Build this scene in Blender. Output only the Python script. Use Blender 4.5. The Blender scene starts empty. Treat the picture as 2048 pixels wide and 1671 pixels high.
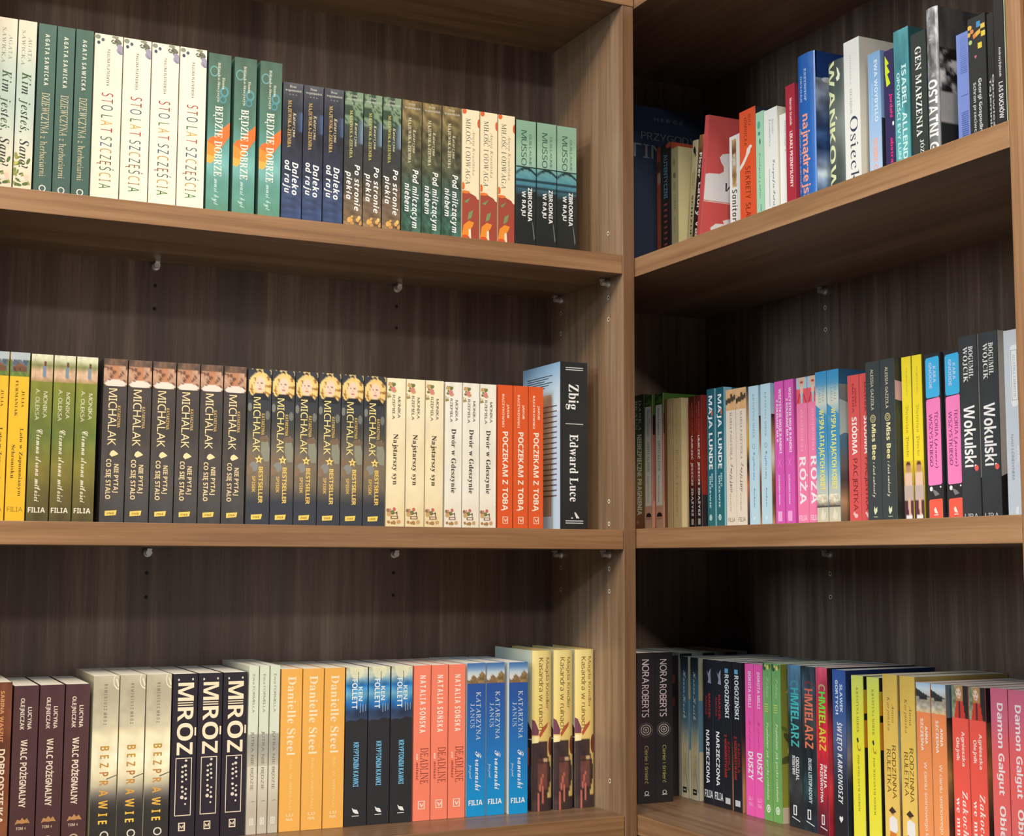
import bpy, math, random, unicodedata
from mathutils import Matrix, Vector

scene = bpy.context.scene
COL = scene.collection

# ------------------------------------------------------------------ camera
IMG_W, IMG_H, FOCAL_PX = 2048.0, 1671.0, 2849.3
cam_data = bpy.data.cameras.new('camera')
cam_data.sensor_fit = 'HORIZONTAL'
cam_data.sensor_width = 36.0
cam_data.lens = FOCAL_PX / IMG_W * 36.0
cam_data.clip_start = 0.05
camera = bpy.data.objects.new('camera', cam_data)
COL.objects.link(camera)
PITCH, YAW, ROLL = 0.10039, 0.44958, 0.00363
_F = Vector((math.sin(YAW) * math.cos(PITCH), math.cos(YAW) * math.cos(PITCH), math.sin(PITCH)))
_R = Vector((math.cos(YAW), -math.sin(YAW), 0.0))
_U = _R.cross(_F)
_R2 = _R * math.cos(ROLL) + _U * math.sin(ROLL)
_U2 = _U * math.cos(ROLL) - _R * math.sin(ROLL)
m = Matrix.Identity(4)
for i in range(3):
    m[i][0], m[i][1], m[i][2] = _R2[i], _U2[i], -_F[i]
m.translation = (-1.03422, -1.77262, -0.04584)
camera.matrix_world = m
scene.camera = camera

# ------------------------------------------------------------------ light
world = bpy.data.worlds.new('shop_ambient')
scene.world = world
world.use_nodes = True
bg = world.node_tree.nodes['Background']
bg.inputs['Color'].default_value = (0.45, 0.72, 1.0, 1)
bg.inputs['Strength'].default_value = 0.09


def area_light(name, loc, target, sx, sy, watts, color):
    d = bpy.data.lights.new(name, 'AREA')
    d.shape = 'RECTANGLE'
    d.size, d.size_y = sx, sy
    d.energy = watts
    d.color = color
    o = bpy.data.objects.new(name, d)
    o.location = loc
    o.rotation_euler = (Vector(target) - Vector(loc)).to_track_quat('-Z', 'Y').to_euler()
    COL.objects.link(o)


WARM, NEUTRAL, COOL = (1.0, 0.87, 0.70), (1.0, 0.93, 0.84), (0.64, 0.83, 1.0)
# ceiling panels of the shop, in front of the two bookcases, with one added far fill
area_light('unseen_overhead_light', (-1.5, -1.5, 1.9), (-1.5, -1.5, 0), 0.6, 0.6, 58, WARM)
area_light('unseen_overhead_light', (-1.1, -2.4, 2.3), (-1.1, -2.4, 0), 0.6, 0.6, 140, WARM)
area_light('unseen_overhead_light', (-2.4, -4.6, 1.95), (-2.4, -4.6, 0), 0.6, 0.6, 190, (0.84, 0.93, 1.0))  # added cool fill for the page tops and the dark corner
area_light('unseen_overhead_light', (-2.9, -1.0, 1.9), (-2.9, -1.0, 0), 0.6, 0.6, 98, NEUTRAL)
# unseen cool area light, added far off to the left for bluish tone
area_light('unseen_cool_light', (-5.2, -1.6, 1.15), (0, -0.3, 0), 1.6, 1.4, 120, COOL)

scene.view_settings.view_transform = 'Standard'
scene.view_settings.look = 'None'
scene.view_settings.gamma = 1.0
scene.view_settings.exposure = 0.0
try:
    scene.view_settings.use_curve_mapping = False
except Exception:
    pass

# ------------------------------------------------------------------ colours and materials
INK = 0.71          # paper reflects at most this much


def lin(c):
    c = max(0.0, min(255.0, c)) / 255.0
    return c / 12.92 if c <= 0.04045 else ((c + 0.055) / 1.055) ** 2.4


def ink(c):
    return tuple(min(0.9, max(0.004, lin(v) * INK)) for v in c)


def mixc(a, b, t):
    t = max(0.0, min(1.0, t))
    return tuple(x + (y - x) * t for x, y in zip(a, b))


def new_mat(name):
    mt = bpy.data.materials.new(name)
    mt.use_nodes = True
    nt = mt.node_tree
    return mt, nt, nt.nodes['Principled BSDF']


def printed_mat(name, rough, spec):
    mt, nt, b = new_mat(name)
    at = nt.nodes.new('ShaderNodeAttribute')
    at.attribute_name = 'Ink'
    no = nt.nodes.new('ShaderNodeTexNoise')
    no.inputs['Scale'].default_value = 900
    hs = nt.nodes.new('ShaderNodeHueSaturation')
    mr = nt.nodes.new('ShaderNodeMapRange')
    mr.inputs['To Min'].default_value = 0.93
    mr.inputs['To Max'].default_value = 1.05
    nt.links.new(no.outputs['Fac'], mr.inputs['Value'])
    nt.links.new(mr.outputs['Result'], hs.inputs['Value'])
    nt.links.new(at.outputs['Color'], hs.inputs['Color'])
    nt.links.new(hs.outputs['Color'], b.inputs['Base Color'])
    b.inputs['Roughness'].default_value = rough
    b.inputs['Specular IOR Level'].default_value = spec
    return mt


M_PRINT = printed_mat('printed_cover', 0.42, 0.35)
M_GLOSS = printed_mat('laminated_cover', 0.28, 0.45)


def pages_mat():
    mt, nt, b = new_mat('page_edges')
    tc = nt.nodes.new('ShaderNodeTexCoord')
    mp = nt.nodes.new('ShaderNodeMapping')
    mp.inputs['Scale'].default_value = (2600, 4, 4)
    no = nt.nodes.new('ShaderNodeTexNoise')
    no.inputs['Scale'].default_value = 1.0
    no.inputs['Detail'].default_value = 2
    cr = nt.nodes.new('ShaderNodeValToRGB')
    cr.color_ramp.elements[0].position = 0.3
    cr.color_ramp.elements[0].color = (0.56, 0.53, 0.46, 1)
    cr.color_ramp.elements[1].position = 0.65
    cr.color_ramp.elements[1].color = (0.80, 0.78, 0.71, 1)
    nt.links.new(tc.outputs['Object'], mp.inputs['Vector'])
    nt.links.new(mp.outputs['Vector'], no.inputs['Vector'])
    nt.links.new(no.outputs['Fac'], cr.inputs['Fac'])
    nt.links.new(cr.outputs['Color'], b.inputs['Base Color'])
    b.inputs['Roughness'].default_value = 0.8
    return mt


M_PAGES = pages_mat()


def wood_mat(name, axis, seed, ramp, fine=110.0, broad_across=16.0):
    """Walnut laminate, grain running along the given object axis."""
    mt, nt, b = new_mat(name)
    N, L = nt.nodes, nt.links
    tc = N.new('ShaderNodeTexCoord')

    def noise(along, across, detail, off):
        mp = N.new('ShaderNodeMapping')
        s = [across] * 3
        s[axis] = along
        mp.inputs['Scale'].default_value = s
        mp.inputs['Location'].default_value = (seed + off, seed * 2.3 + off, seed * 0.7 - off)
        no = N.new('ShaderNodeTexNoise')
        no.inputs['Scale'].default_value = 1.0
        no.inputs['Detail'].default_value = detail
        no.inputs['Distortion'].default_value = 0.35
        L.new(tc.outputs['Object'], mp.inputs['Vector'])
        L.new(mp.outputs['Vector'], no.inputs['Vector'])
        return no

    broad = noise(0.9, broad_across, 3, 1.0)
    streak = noise(2.5, fine, 4, 4.0)
    pore = noise(14.0, 420.0, 2, 9.0)
    m1 = N.new('ShaderNodeMath'); m1.operation = 'MULTIPLY_ADD'
    L.new(streak.outputs['Fac'], m1.inputs[0]); m1.inputs[1].default_value = 0.58
    m2 = N.new('ShaderNodeMath'); m2.operation = 'MULTIPLY'
    L.new(broad.outputs['Fac'], m2.inputs[0]); m2.inputs[1].default_value = 0.60
    L.new(m2.outputs[0], m1.inputs[2])
    m3 = N.new('ShaderNodeMath'); m3.operation = 'MULTIPLY_ADD'
    L.new(pore.outputs['Fac'], m3.inputs[0]); m3.inputs[1].default_value = 0.22
    L.new(m1.outputs[0], m3.inputs[2])
    cr = N.new('ShaderNodeValToRGB')
    e = cr.color_ramp.elements
    e[0].position = 0.45; e[0].color = ramp[0] + (1,)
    e[1].position = 0.95; e[1].color = ramp[2] + (1,)
    k = e.new(0.68); k.color = ramp[1] + (1,)
    L.new(m3.outputs[0], cr.inputs['Fac'])
    L.new(cr.outputs['Color'], b.inputs['Base Color'])
    b.inputs['Roughness'].default_value = 0.36
    b.inputs['Specular IOR Level'].default_value = 0.5
    bp = N.new('ShaderNodeBump')
    bp.inputs['Strength'].default_value = 0.08
    bp.inputs['Distance'].default_value = 0.0006
    L.new(m3.outputs[0], bp.inputs['Height'])
    L.new(bp.outputs['Normal'], b.inputs['Normal'])
    return mt


OAK = ((0.104, 0.048, 0.020), (0.190, 0.095, 0.041), (0.300, 0.168, 0.086))
WOOD = [wood_mat('walnut_laminate_grain_' + 'xyz'[a], a, 3.1 + 5 * a, OAK) for a in range(3)]
# thin back boards: bolder walnut figure, recess shade darkened into the colour
BACKBOARD = wood_mat('shaded_walnut_back', 2, 21.7, ((0.044, 0.026, 0.017), (0.107, 0.064, 0.042), (0.232, 0.156, 0.108)), 70.0, 11.0)
PANEL_EDGE = wood_mat('walnut_panel_edge_band', 2, 52.0, ((0.074, 0.037, 0.018), (0.130, 0.067, 0.032), (0.205, 0.116, 0.062)))
# shelf boards: same laminate as the edges, faces darkened to paint in underside shade
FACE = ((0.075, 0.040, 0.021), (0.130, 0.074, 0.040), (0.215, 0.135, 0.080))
SHELF_FACE = [wood_mat('shaded_walnut_shelf_face_' + 'xyz'[a], a, 41.0 + 3 * a, FACE) for a in range(2)]
SIDEBOARD = wood_mat('walnut_side_panel', 2, 33.3, ((0.110, 0.060, 0.032), (0.195, 0.115, 0.064), (0.310, 0.205, 0.130)), 90.0, 14.0)


def plain_mat(name, c, rough, metal=0.0):
    mt, nt, b = new_mat(name)
    no = nt.nodes.new('ShaderNodeTexNoise')
    no.inputs['Scale'].default_value = 40
    cr = nt.nodes.new('ShaderNodeValToRGB')
    cr.color_ramp.elements[0].color = tuple(v * 0.9 for v in c) + (1,)
    cr.color_ramp.elements[1].color = tuple(min(1, v * 1.08) for v in c) + (1,)
    nt.links.new(no.outputs['Fac'], cr.inputs['Fac'])
    nt.links.new(cr.outputs['Color'], b.inputs['Base Color'])
    b.inputs['Roughness'].default_value = rough
    b.inputs['Metallic'].default_value = metal
    return mt


M_HOLE = plain_mat('drilled_hole', (0.012, 0.009, 0.008), 0.9)
M_PIN = plain_mat('nickel_pin', (0.75, 0.72, 0.66), 0.30, 0.7)
M_RIM_GLINT = plain_mat('hole_rim_glint', (0.62, 0.52, 0.38), 0.6)  # pale ring colour paints the light caught at the hole edges
M_WALL = plain_mat('painted_wall', (0.62, 0.60, 0.56), 0.85)
M_FLOOR = plain_mat('vinyl_floor', (0.10, 0.09, 0.08), 0.5)


# ------------------------------------------------------------------ mesh helpers
def link_mesh(name, verts, faces, mats, fmat=None, cols=None, parent=None):
    me = bpy.data.meshes.new(name)
    me.from_pydata(verts, [], faces)
    for mt in mats:
        me.materials.append(mt)
    if fmat:
        me.polygons.foreach_set('material_index', fmat)
    if cols is not None:
        at = me.color_attributes.new('Ink', 'FLOAT_COLOR', 'POINT')
        flat = []
        for c in cols:
            flat.extend((c[0], c[1], c[2], 1.0))
        at.data.foreach_set('color', flat)
    me.update()
    o = bpy.data.objects.new(name, me)
    COL.objects.link(o)
    if parent:
        o.parent = parent
    return o


def box_vf(x0, x1, y0, y1, z0, z1, base=0):
    v = [(x0, y0, z0), (x1, y0, z0), (x1, y1, z0), (x0, y1, z0), (x0, y0, z1), (x1, y0, z1), (x1, y1, z1), (x0, y1, z1)]
    f = [(0, 3, 2, 1), (4, 5, 6, 7), (0, 1, 5, 4), (1, 2, 6, 5), (2, 3, 7, 6), (3, 0, 4, 7)]
    return v, [tuple(i + base for i in q) for q in f]


import bmesh


def board(name, x0, x1, y0, y1, z0, z1, mat, parent, bevel=0.0008, extra=None, edge=None, edge_index=1):
    """One laminated board with softened edges; extra(bm) may add more to the same mesh."""
    bm = bmesh.new()
    v, f = box_vf(x0, x1, y0, y1, z0, z1)
    vs = [bm.verts.new(p) for p in v]
    for q in f:
        bm.faces.new([vs[i] for i in q])
    if bevel:
        bmesh.ops.bevel(bm, geom=list(bm.edges), offset=bevel, segments=2, affect='EDGES', profile=0.6)
    if edge:
        bm.normal_update()
        for f in bm.faces:
            if f.normal.dot(Vector(edge)) > 0.4:
                f.material_index = edge_index
    if extra:
        extra(bm)
    me = bpy.data.meshes.new(name)
    bm.to_mesh(me)
    bm.free()
    for mt in ([mat] if not isinstance(mat, (list, tuple)) else mat):
        me.materials.append(mt)
    o = bpy.data.objects.new(name, me)
    COL.objects.link(o)
    if parent:
        o.parent = parent
    return o


def disc(bm, c, n, r, mi, seg=14, inner=0.0):
    """Flat disc or ring in bm round point c, facing n."""
    n = Vector(n).normalized()
    a = n.orthogonal().normalized()
    b = n.cross(a)
    c = Vector(c)
    outer = [bm.verts.new(c + (a * math.cos(t) + b * math.sin(t)) * r) for t in [2 * math.pi * i / seg for i in range(seg)]]
    if inner:
        inn = [bm.verts.new(c + (a * math.cos(t) + b * math.sin(t)) * inner) for t in [2 * math.pi * i / seg for i in range(seg)]]
        for i in range(seg):
            j = (i + 1) % seg
            bm.faces.new((outer[i], outer[j], inn[j], inn[i])).material_index = mi
    else:
        bm.faces.new(outer).material_index = mi


def empty(name, loc, rot=(0, 0, 0)):
    o = bpy.data.objects.new(name, None)
    o.empty_display_size = 0.02
    o.location = loc
    o.rotation_euler = rot
    COL.objects.link(o)
    return o


# ------------------------------------------------------------------ lettering
MATHB = {'serifb': 0x1D400, 'serif': 0x1D434, 'serifi': 0x1D434, 'serifbi': 0x1D468, 'script': 0x1D4D0, 'frak': 0x1D504,
         'sans': 0x1D5A0, 'bold': 0x1D5D4, 'sansi': 0x1D608, 'boldi': 0x1D63C, 'mono': 0x1D670}
UNSLANT = {'serif': 0.26}
_font_curve = bpy.data.curves.new('lettering', 'FONT')
_font_curve.resolution_u = 2
_font_obj = bpy.data.objects.new('lettering', _font_curve)
COL.objects.link(_font_obj)
_glyphs = {}


def styled(ch, style):
    if style in MATHB and ch.isascii() and ch.isalpha():
        if ch == 'h' and style in ('serif', 'serifi'):
            return '\u210e'
        return chr(MATHB[style] + (ord(ch) - 65 if ch.isupper() else ord(ch) - 97 + 26))
    return ch


def base_letter(ch):
    parts = unicodedata.normalize('NFD', ch)
    base, marks = parts[0], parts[1:]
    slash = base in '\u0141\u0142'
    if slash:
        base = 'L' if base == '\u0141' else 'l'
    return base, marks, slash


_outlines = {}


def shape_letters(pairs):
    """Outline all (letter, style) pairs in one go: one letter to a line, then sorted back by line."""
    todo = sorted({styled(base_letter(c)[0], st) for c, st in pairs})
    _font_curve.space_line = 4.0
    _font_curve.body = '\n'.join(['H'] + todo)
    e = _font_obj.evaluated_get(bpy.context.evaluated_depsgraph_get())
    me = e.to_mesh()
    co = [(v.co.x, v.co.y) for v in me.vertices]
    lines = {}
    for f in me.polygons:
        k = round((0.25 - co[f.vertices[0]][1]) / 4.0)
        lines.setdefault(k, []).append(tuple(f.vertices))
    for k, ch in enumerate(todo, 1):
        idx, vs, fs = {}, [], []
        for f in lines.get(k, []):
            q = []
            for i in f:
                if i not in idx:
                    idx[i] = len(vs)
                    vs.append((co[i][0], co[i][1] + 4.0 * k))
                q.append(idx[i])
            fs.append(tuple(q))
        _outlines[ch] = (vs, fs)
    e.to_mesh_clear()


def glyph(ch, style):
    key = (ch, style)
    if key in _glyphs:
        return _glyphs[key]
    base, marks, slash = base_letter(ch)
    vs, fs = _outlines[styled(base, style)]
    vs, fs = list(vs), list(fs)
    if style in UNSLANT:
        vs = [(x - UNSLANT[style] * y, y) for x, y in vs]
    if not vs:
        _glyphs[key] = ([], [], 0.0, 0.28)
        return _glyphs[key]
    x0, x1 = min(v[0] for v in vs), max(v[0] for v in vs)
    yt = max(v[1] for v in vs)
    cx = (x0 + x1) / 2

    def poly(pts):
        b = len(vs)
        vs.extend(pts)
        fs.append(tuple(range(b, b + len(pts))))
    for mk in marks:
        if mk == '\u0301':
            poly([(cx - 0.02, yt + 0.05), (cx + 0.06, yt + 0.05), (cx + 0.16, yt + 0.19), (cx + 0.05, yt + 0.19)])
        elif mk == '\u0307':
            poly([(cx - 0.06, yt + 0.05), (cx + 0.06, yt + 0.05), (cx + 0.06, yt + 0.17), (cx - 0.06, yt + 0.17)])
        elif mk == '\u0328':
            poly([(x1 - 0.12, 0.02), (x1 - 0.18, -0.10), (x1 - 0.12, -0.19), (x1, -0.19), (x1, -0.14), (x1 - 0.09, -0.12), (x1 - 0.04, 0.02)])
        elif mk == '\u0304':
            poly([(cx - 0.16, yt + 0.06), (cx + 0.16, yt + 0.06), (cx + 0.16, yt + 0.13), (cx - 0.16, yt + 0.13)])
    if slash:
        yy = 0.36
        poly([(x0 - 0.05, yy - 0.09), (x0 - 0.05, yy - 0.02), (x0 + 0.26, yy + 0.15), (x0 + 0.26, yy + 0.08)])
    _glyphs[key] = (vs, fs, x0, x1)
    return _glyphs[key]


def lay_out(text, style, track=0.075):
    """(verts, faces, char index per vert, width) of one line, left end at x = 0, baseline y = 0, capitals about 0.7 high."""
    V, F, CI, pen = [], [], [], 0.0
    for k, ch in enumerate(text):
        if ch == ' ':
            pen += 0.30
            continue
        vs, fs, x0, x1 = glyph(ch, style)
        b = len(V)
        V.extend((x - x0 + pen, y) for x, y in vs)
        CI.extend([k] * len(vs))
        F.extend(tuple(i + b for i in q) for q in fs)
        pen += (x1 - x0) + track
    return V, F, CI, max(pen - track, 1e-4)


# ------------------------------------------------------------------ printing on a face
def vnoise(x, y, seed=0):
    def h(i, j):
        n = (i * 374761393 + j * 668265263 + seed * 982451653) & 0xffffffff
        n = ((n ^ (n >> 13)) * 1274126177) & 0xffffffff
        return ((n ^ (n >> 16)) & 0xffff) / 65535.0
    i, j = math.floor(x), math.floor(y)
    fx, fy = x - i, y - j
    fx, fy = fx * fx * (3 - 2 * fx), fy * fy * (3 - 2 * fy)
    return (h(i, j) * (1 - fx) + h(i + 1, j) * fx) * (1 - fy) + (h(i, j + 1) * (1 - fx) + h(i + 1, j + 1) * fx) * fy


def fbm(x, y, seed=0):
    return 0.55 * vnoise(x, y, seed) + 0.3 * vnoise(2.1 * x, 2.1 * y, seed + 7) + 0.15 * vnoise(4.3 * x, 4.3 * y, seed + 13)


class Face:
    """A printed face w wide and h high (metres). u runs 0..1 left to right, v runs 0..1 from the top edge down."""

    def __init__(self, w, h, vis, place):
        self.w, self.h, self.vis, self.place = w, h, vis, place
        self.V, self.F, self.C, self.layer = [], [], [], 0

    def add(self, pts, faces, cols):
        """pts in (u, v); cols one per point, already inked."""
        b = len(self.V)
        off = 0.00005 + 0.00002 * self.layer
        for u, v in pts:
            u = max(0.0, min(1.0, u)); v = max(0.0, min(1.0, v))
            self.V.append(self.place(u * self.w, (1 - v) * self.h, off))
        self.C.extend(cols)
        self.F.extend(tuple(i + b for i in q) for q in faces)

    def grid(self, u0, v0, u1, v1, fn, nu, nv):
        pts, cols = [], []
        for j in range(nv + 1):
            for i in range(nu + 1):
                a, c = i / nu, j / nv
                pts.append((u0 + (u1 - u0) * a, v0 + (v1 - v0) * c))
                cols.append(ink(fn(a, c)))
        s = nu + 1
        self.add(pts, [(j * s + i, (j + 1) * s + i, (j + 1) * s + i + 1, j * s + i + 1) for j in range(nv) for i in range(nu)], cols)

    def draw(self, items):
        k = self.vis
        for it in items:
            self.layer += 1
            t = it[0]
            if t == 'r':        # rectangle
                _, u0, v0, u1, v1, c = it
                self.add([(u0, v0 * k), (u0, v1 * k), (u1, v1 * k), (u1, v0 * k)], [(0, 1, 2, 3)], [ink(c)] * 4)
            elif t == 'g':      # rectangle with a vertical blend through the listed colours
                _, u0, v0, u1, v1, cs = it
                n = len(cs) - 1

                def fn(a, c, cs=cs, n=n):
                    i = min(n - 1, int(c * n))
                    return mixc(cs[i], cs[i + 1], c * n - i)
                self.grid(u0, v0 * k, u1, v1 * k, fn, 4, max(8, n * 4))
            elif t == 'n':      # painted area
                _, u0, v0, u1, v1, fn, nu, nv = it
                self.grid(u0, v0 * k, u1, v1 * k, fn, nu, nv)
            elif t == 'p':      # polygon
                _, pts, c = it
                self.add([(u, v * k) for u, v in pts], [tuple(range(len(pts)))[::-1]], [ink(c)] * len(pts))
            elif t == 'c':      # ellipse, radii in fractions of width and height
                _, u, v, ru, rv, c = it
                pts = [(u + ru * math.cos(a), (v + rv * math.sin(a)) * k) for a in [2 * math.pi * i / 14 for i in range(14)]]
                self.add(pts, [tuple(range(14))[::-1]], [ink(c)] * 14)
            elif t == 'o':      # ring
                _, u, v, ru, rv, th, c = it
                A = [2 * math.pi * i / 20 for i in range(20)]
                pts = [(u + ru * math.cos(a), (v + rv * math.sin(a)) * k) for a in A] + \
                      [(u + ru * (1 - th) * math.cos(a), (v + rv * (1 - th) * math.sin(a)) * k) for a in A]
                self.add(pts, [(i, 20 + i, 20 + (i + 1) % 20, (i + 1) % 20) for i in range(20)], [ink(c)] * 40)
            elif t == 'box':    # outlined box, tu / tv line widths
                _, u0, v0, u1, v1, tu, tv, c = it
                q = [(u0, v0), (u0, v1), (u1, v1), (u1, v0), (u0 + tu, v0 + tv), (u0 + tu, v1 - tv), (u1 - tu, v1 - tv), (u1 - tu, v0 + tv)]
                self.add([(u, v * k) for u, v in q], [(0, 1, 5, 4), (1, 2, 6, 5), (2, 3, 7, 6), (3, 0, 4, 7)], [ink(c)] * 8)
            elif t == 'b':      # scattered blobs: n, area, radii, colours, seed
                _, n, u0, u1, v0, v1, ru, rv, cs, seed = it
                rnd = random.Random(seed)
                for _i in range(n):
                    u, v = rnd.uniform(u0, u1), rnd.uniform(v0, v1)
                    a, s = rnd.uniform(0, 6.28), rnd.uniform(0.6, 1.3)
                    c = rnd.choice(cs)
                    pts = []
                    for i in range(8):
                        p = 6.283 * i / 8
                        x, y = math.cos(p) * ru * s * self.w, math.sin(p) * rv * s * self.h
                        pts.append((u + (x * math.cos(a) - y * math.sin(a)) / self.w, v * k + (x * math.sin(a) + y * math.cos(a)) / self.h))
                    self.add(pts, [tuple(range(8))[::-1]], [ink(c)] * 8)
                    self.layer += 0.3
            elif t in ('t', 'h'):   # t: line of writing that runs down; h: writing across
                _, s, style, u0, u1, v0, v1, c = it
                V, Fc, CI, W = lay_out(s, style.rstrip('+'), 0.075 + 0.22 * style.count('+'))
                cl = c if isinstance(c, list) else [c]
                cl = [ink(x) for x in cl]
                if t == 't':
                    pts = [(u0 + (u1 - u0) * y / 0.7, (v0 + (v1 - v0) * x / W) * k) for x, y in V]
                    fl = Fc
                else:
                    pts = [(u0 + (u1 - u0) * x / W, (v1 - (v1 - v0) * y / 0.7) * k) for x, y in V]
                    fl = Fc
                self.add(pts, fl, [cl[i % len(cl)] for i in CI])


# ------------------------------------------------------------------ a book
WHITE, CREAM, BLACK = (250, 250, 248), (250, 236, 205), (30, 28, 30)


def make_book(name, T, w, h, d, root):
    """Spine faces -Y, front cover on +X, back cover on -X, standing on z = 0. The four parts hang on root."""
    rb = T.get('round', 0.0)
    hard = T.get('hard', False)
    ct = 0.0022 if hard else 0.0005
    st = 0.0010 if not hard else 0.0020
    mt = M_GLOSS if T.get('gloss') else M_PRINT
    base = T.get('base', (120, 120, 120))
    k = T.get('vis', 1.0)

    # spine
    def sp(x, z, off):
        return (x - w / 2, -off, z)
    fc = Face(w, h, k, sp)
    nu = 1
    if callable(base):
        fc.vis = 1.0
        fc.grid(0, 0, 1, 1, lambda a, b: base(a, b / k), max(nu, T.get('nu', 10)), T.get('nv', 70))
        fc.vis = k
        bcol = base(0.5, 0.4)
    elif isinstance(base, list):
        n = len(base) - 1

        def gf(a, b):
            b = min(1.0, b / k)
            i = min(n - 1, int(b * n))
            return mixc(base[i], base[i + 1], b * n - i)
        fc.grid(0, 0, 1, 1, gf, max(nu, 4), 24)
        bcol = base[len(base) // 2]
    else:
        fc.grid(0, 0, 1, 1, lambda a, b: base, nu, 1)
        bcol = base
    fc.draw(T.get('items', []))
    V, F, C = list(fc.V), list(fc.F), list(fc.C)
    # thickness of the spine board behind the print
    prof = [(-w / 2 + w * i / nu) for i in range(nu + 1)]
    b = len(V)
    ec = ink(mixc(bcol, (255, 255, 255), 0.12))
    for x in prof:
        y = sp(x + w / 2, 0, 0)[1]
        for z in (0.0, h):
            V.append((x, y, z)); V.append((x, max(y, 0) + st + 0.0001, z))
            C.extend([ec, ec])
    for i in range(nu):
        a, c = b + 4 * i, b + 4 * (i + 1)
        F += [(a, a + 1, c + 1, c), (a + 2, c + 2, c + 3, a + 3), (a + 1, a + 3, c + 3, c + 1)]
    for i in (0, nu):
        a = b + 4 * i
        F.append((a, a + 2, a + 3, a + 1))
    so = link_mesh('spine', V, F, [mt], None, C, root)
    if rb:          # hardcover: bend the flat spine to its round back, cutting print and board alike
        bm = bmesh.new()
        bm.from_mesh(so.data)
        for i in range(1, 20):
            bmesh.ops.bisect_plane(bm, geom=bm.verts[:] + bm.edges[:] + bm.faces[:], plane_co=(-w / 2 + w * i / 20, 0, 0), plane_no=(1, 0, 0), dist=1e-6)
        for v in bm.verts:
            u = max(-1.0, min(1.0, 2 * v.co.x / w))
            v.co.y += rb * u * u * (0.4 + 0.6 * u * u)
        bm.to_mesh(so.data)
        bm.free()

    y0 = st + (rb if rb else 0) * 0.6
    # covers
    for nm, sx, art in (('front_cover', 1, T.get('front')), ('back_cover', -1, T.get('back'))):
        col = bcol
        items = []
        if isinstance(art, tuple):
            col = art
        elif isinstance(art, list):
            col, items = art[0], art[1:]
        xo = sx * w / 2
        xi = sx * (w / 2 - ct)

        def pl(x, z, off, sx=sx, xo=xo):
            return (xo + sx * off, y0 + x if sx > 0 else d - x, z)
        fc = Face(d - y0, h, k, pl)
        cc = ink(col)
        bv, bf = box_vf(min(xo, xi), max(xo, xi), y0, d, 0, h)
        fc.draw(items)
        n = len(bv)
        link_mesh(nm, bv + fc.V, bf + [tuple(i + n for i in q) for q in fc.F], [mt], None, [cc] * n + fc.C, root)
    # page block
    ins = 0.003 if hard else 0.0004
    bv, bf = box_vf(-w / 2 + ct, w / 2 - ct, y0 + 0.0004, d - (0.004 if hard else 0.0005), ins, h - ins)
    link_mesh('page_block', bv, bf, [M_PAGES], None, None, root)


_protos = {}
ORD = {2: ['left one of the two', 'right one of the two'],
       3: ['leftmost of the three', 'middle one of the three', 'rightmost of the three'],
       4: ['leftmost of the four', 'second of the four', 'third of the four', 'rightmost of the four'],
       6: ['leftmost of the six', 'second of the six', 'third of the six', 'fourth of the six', 'fifth of the six', 'rightmost of the six']}


def place_book(key, w, h, d, loc, rotz, label, group, lean=0.0):
    T = TITLES[key]
    pk = (key, round(w, 4), round(h, 4), round(d, 4))
    name = 'hardcover_book' if T.get('hard') else 'paperback_book'
    loc = (loc[0], loc[1], loc[2] + abs(math.sin(lean)) * w / 2 + 0.0002)
    r = empty(name, loc, (0, lean, rotz))
    r['label'], r['category'] = label, 'book'
    if group:
        r['group'] = group
    if pk not in _protos:
        make_book(name, T, w, h, d, r)
        _protos[pk] = r
    else:
        for ch in list(_protos[pk].children):
            c = ch.copy()
            COL.objects.link(c)
            c.parent = r
    return r


# ------------------------------------------------------------------ the titles
def blend(cs, t):
    n = len(cs) - 1
    t = max(0.0, min(0.9999, t)) * n
    i = int(t)
    return mixc(cs[i], cs[i + 1], t - i)


def mottled(cs, fu, fv, amt, seed):
    """Vertical run of colours with a painted, cloudy variation."""
    def fn(u, v):
        c = blend(cs, v)
        s = 1 + amt * (fbm(u * fu, v * fv, seed) * 2 - 1)
        return tuple(x * s for x in c)
    return fn


def foliage(bgc, leaf, fu, fv, seed, cut=0.5):
    def fn(u, v):
        n = fbm(u * fu + 0.7 * v * fv, v * fv, seed)
        c = blend(bgc, v)
        return mixc(c, blend(leaf, v), max(0, (n - cut) * 5)) if n > cut else tuple(x * (0.6 + 0.8 * n) for x in c)
    return fn


def water(u, v):        # navy night lake
    c = blend([(82, 84, 92), (52, 54, 66), (44, 46, 60), (46, 50, 68), (62, 78, 112), (58, 76, 118)], v)
    s = fbm(u * 3, v * 60, 3) if v > 0.62 else fbm(u * 4, v * 12, 5)
    c = tuple(x * (0.7 + 0.6 * s) for x in c)
    if 0.22 < v < 0.36 and u > 0.72:
        c = mixc(c, (95, 130, 190), 0.7 * (u - 0.72) / 0.28)
    return c


def pier(u, v):         # green leaves above, wooden pier below
    c = blend([(92, 110, 92), (80, 100, 80), (62, 72, 70), (58, 60, 62), (60, 62, 62), (96, 84, 70), (120, 100, 82), (130, 105, 75)], v)
    n = fbm(u * 5 + v * 6, v * 26, 11)
    if v < 0.24:
        c = mixc(c, (170, 200, 160) if n > 0.55 else (40, 62, 48), 0.55)
    elif v > 0.68:
        c = tuple(x * (0.55 + 0.9 * fbm(u * 2, v * 55, 4)) for x in c)
    else:
        c = tuple(x * (0.75 + 0.5 * n) for x in c)
    if 0.22 < v < 0.38 and u > 0.7:
        c = mixc(c, (150, 180, 215), 0.8 * (u - 0.7) / 0.3)
    return c


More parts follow.
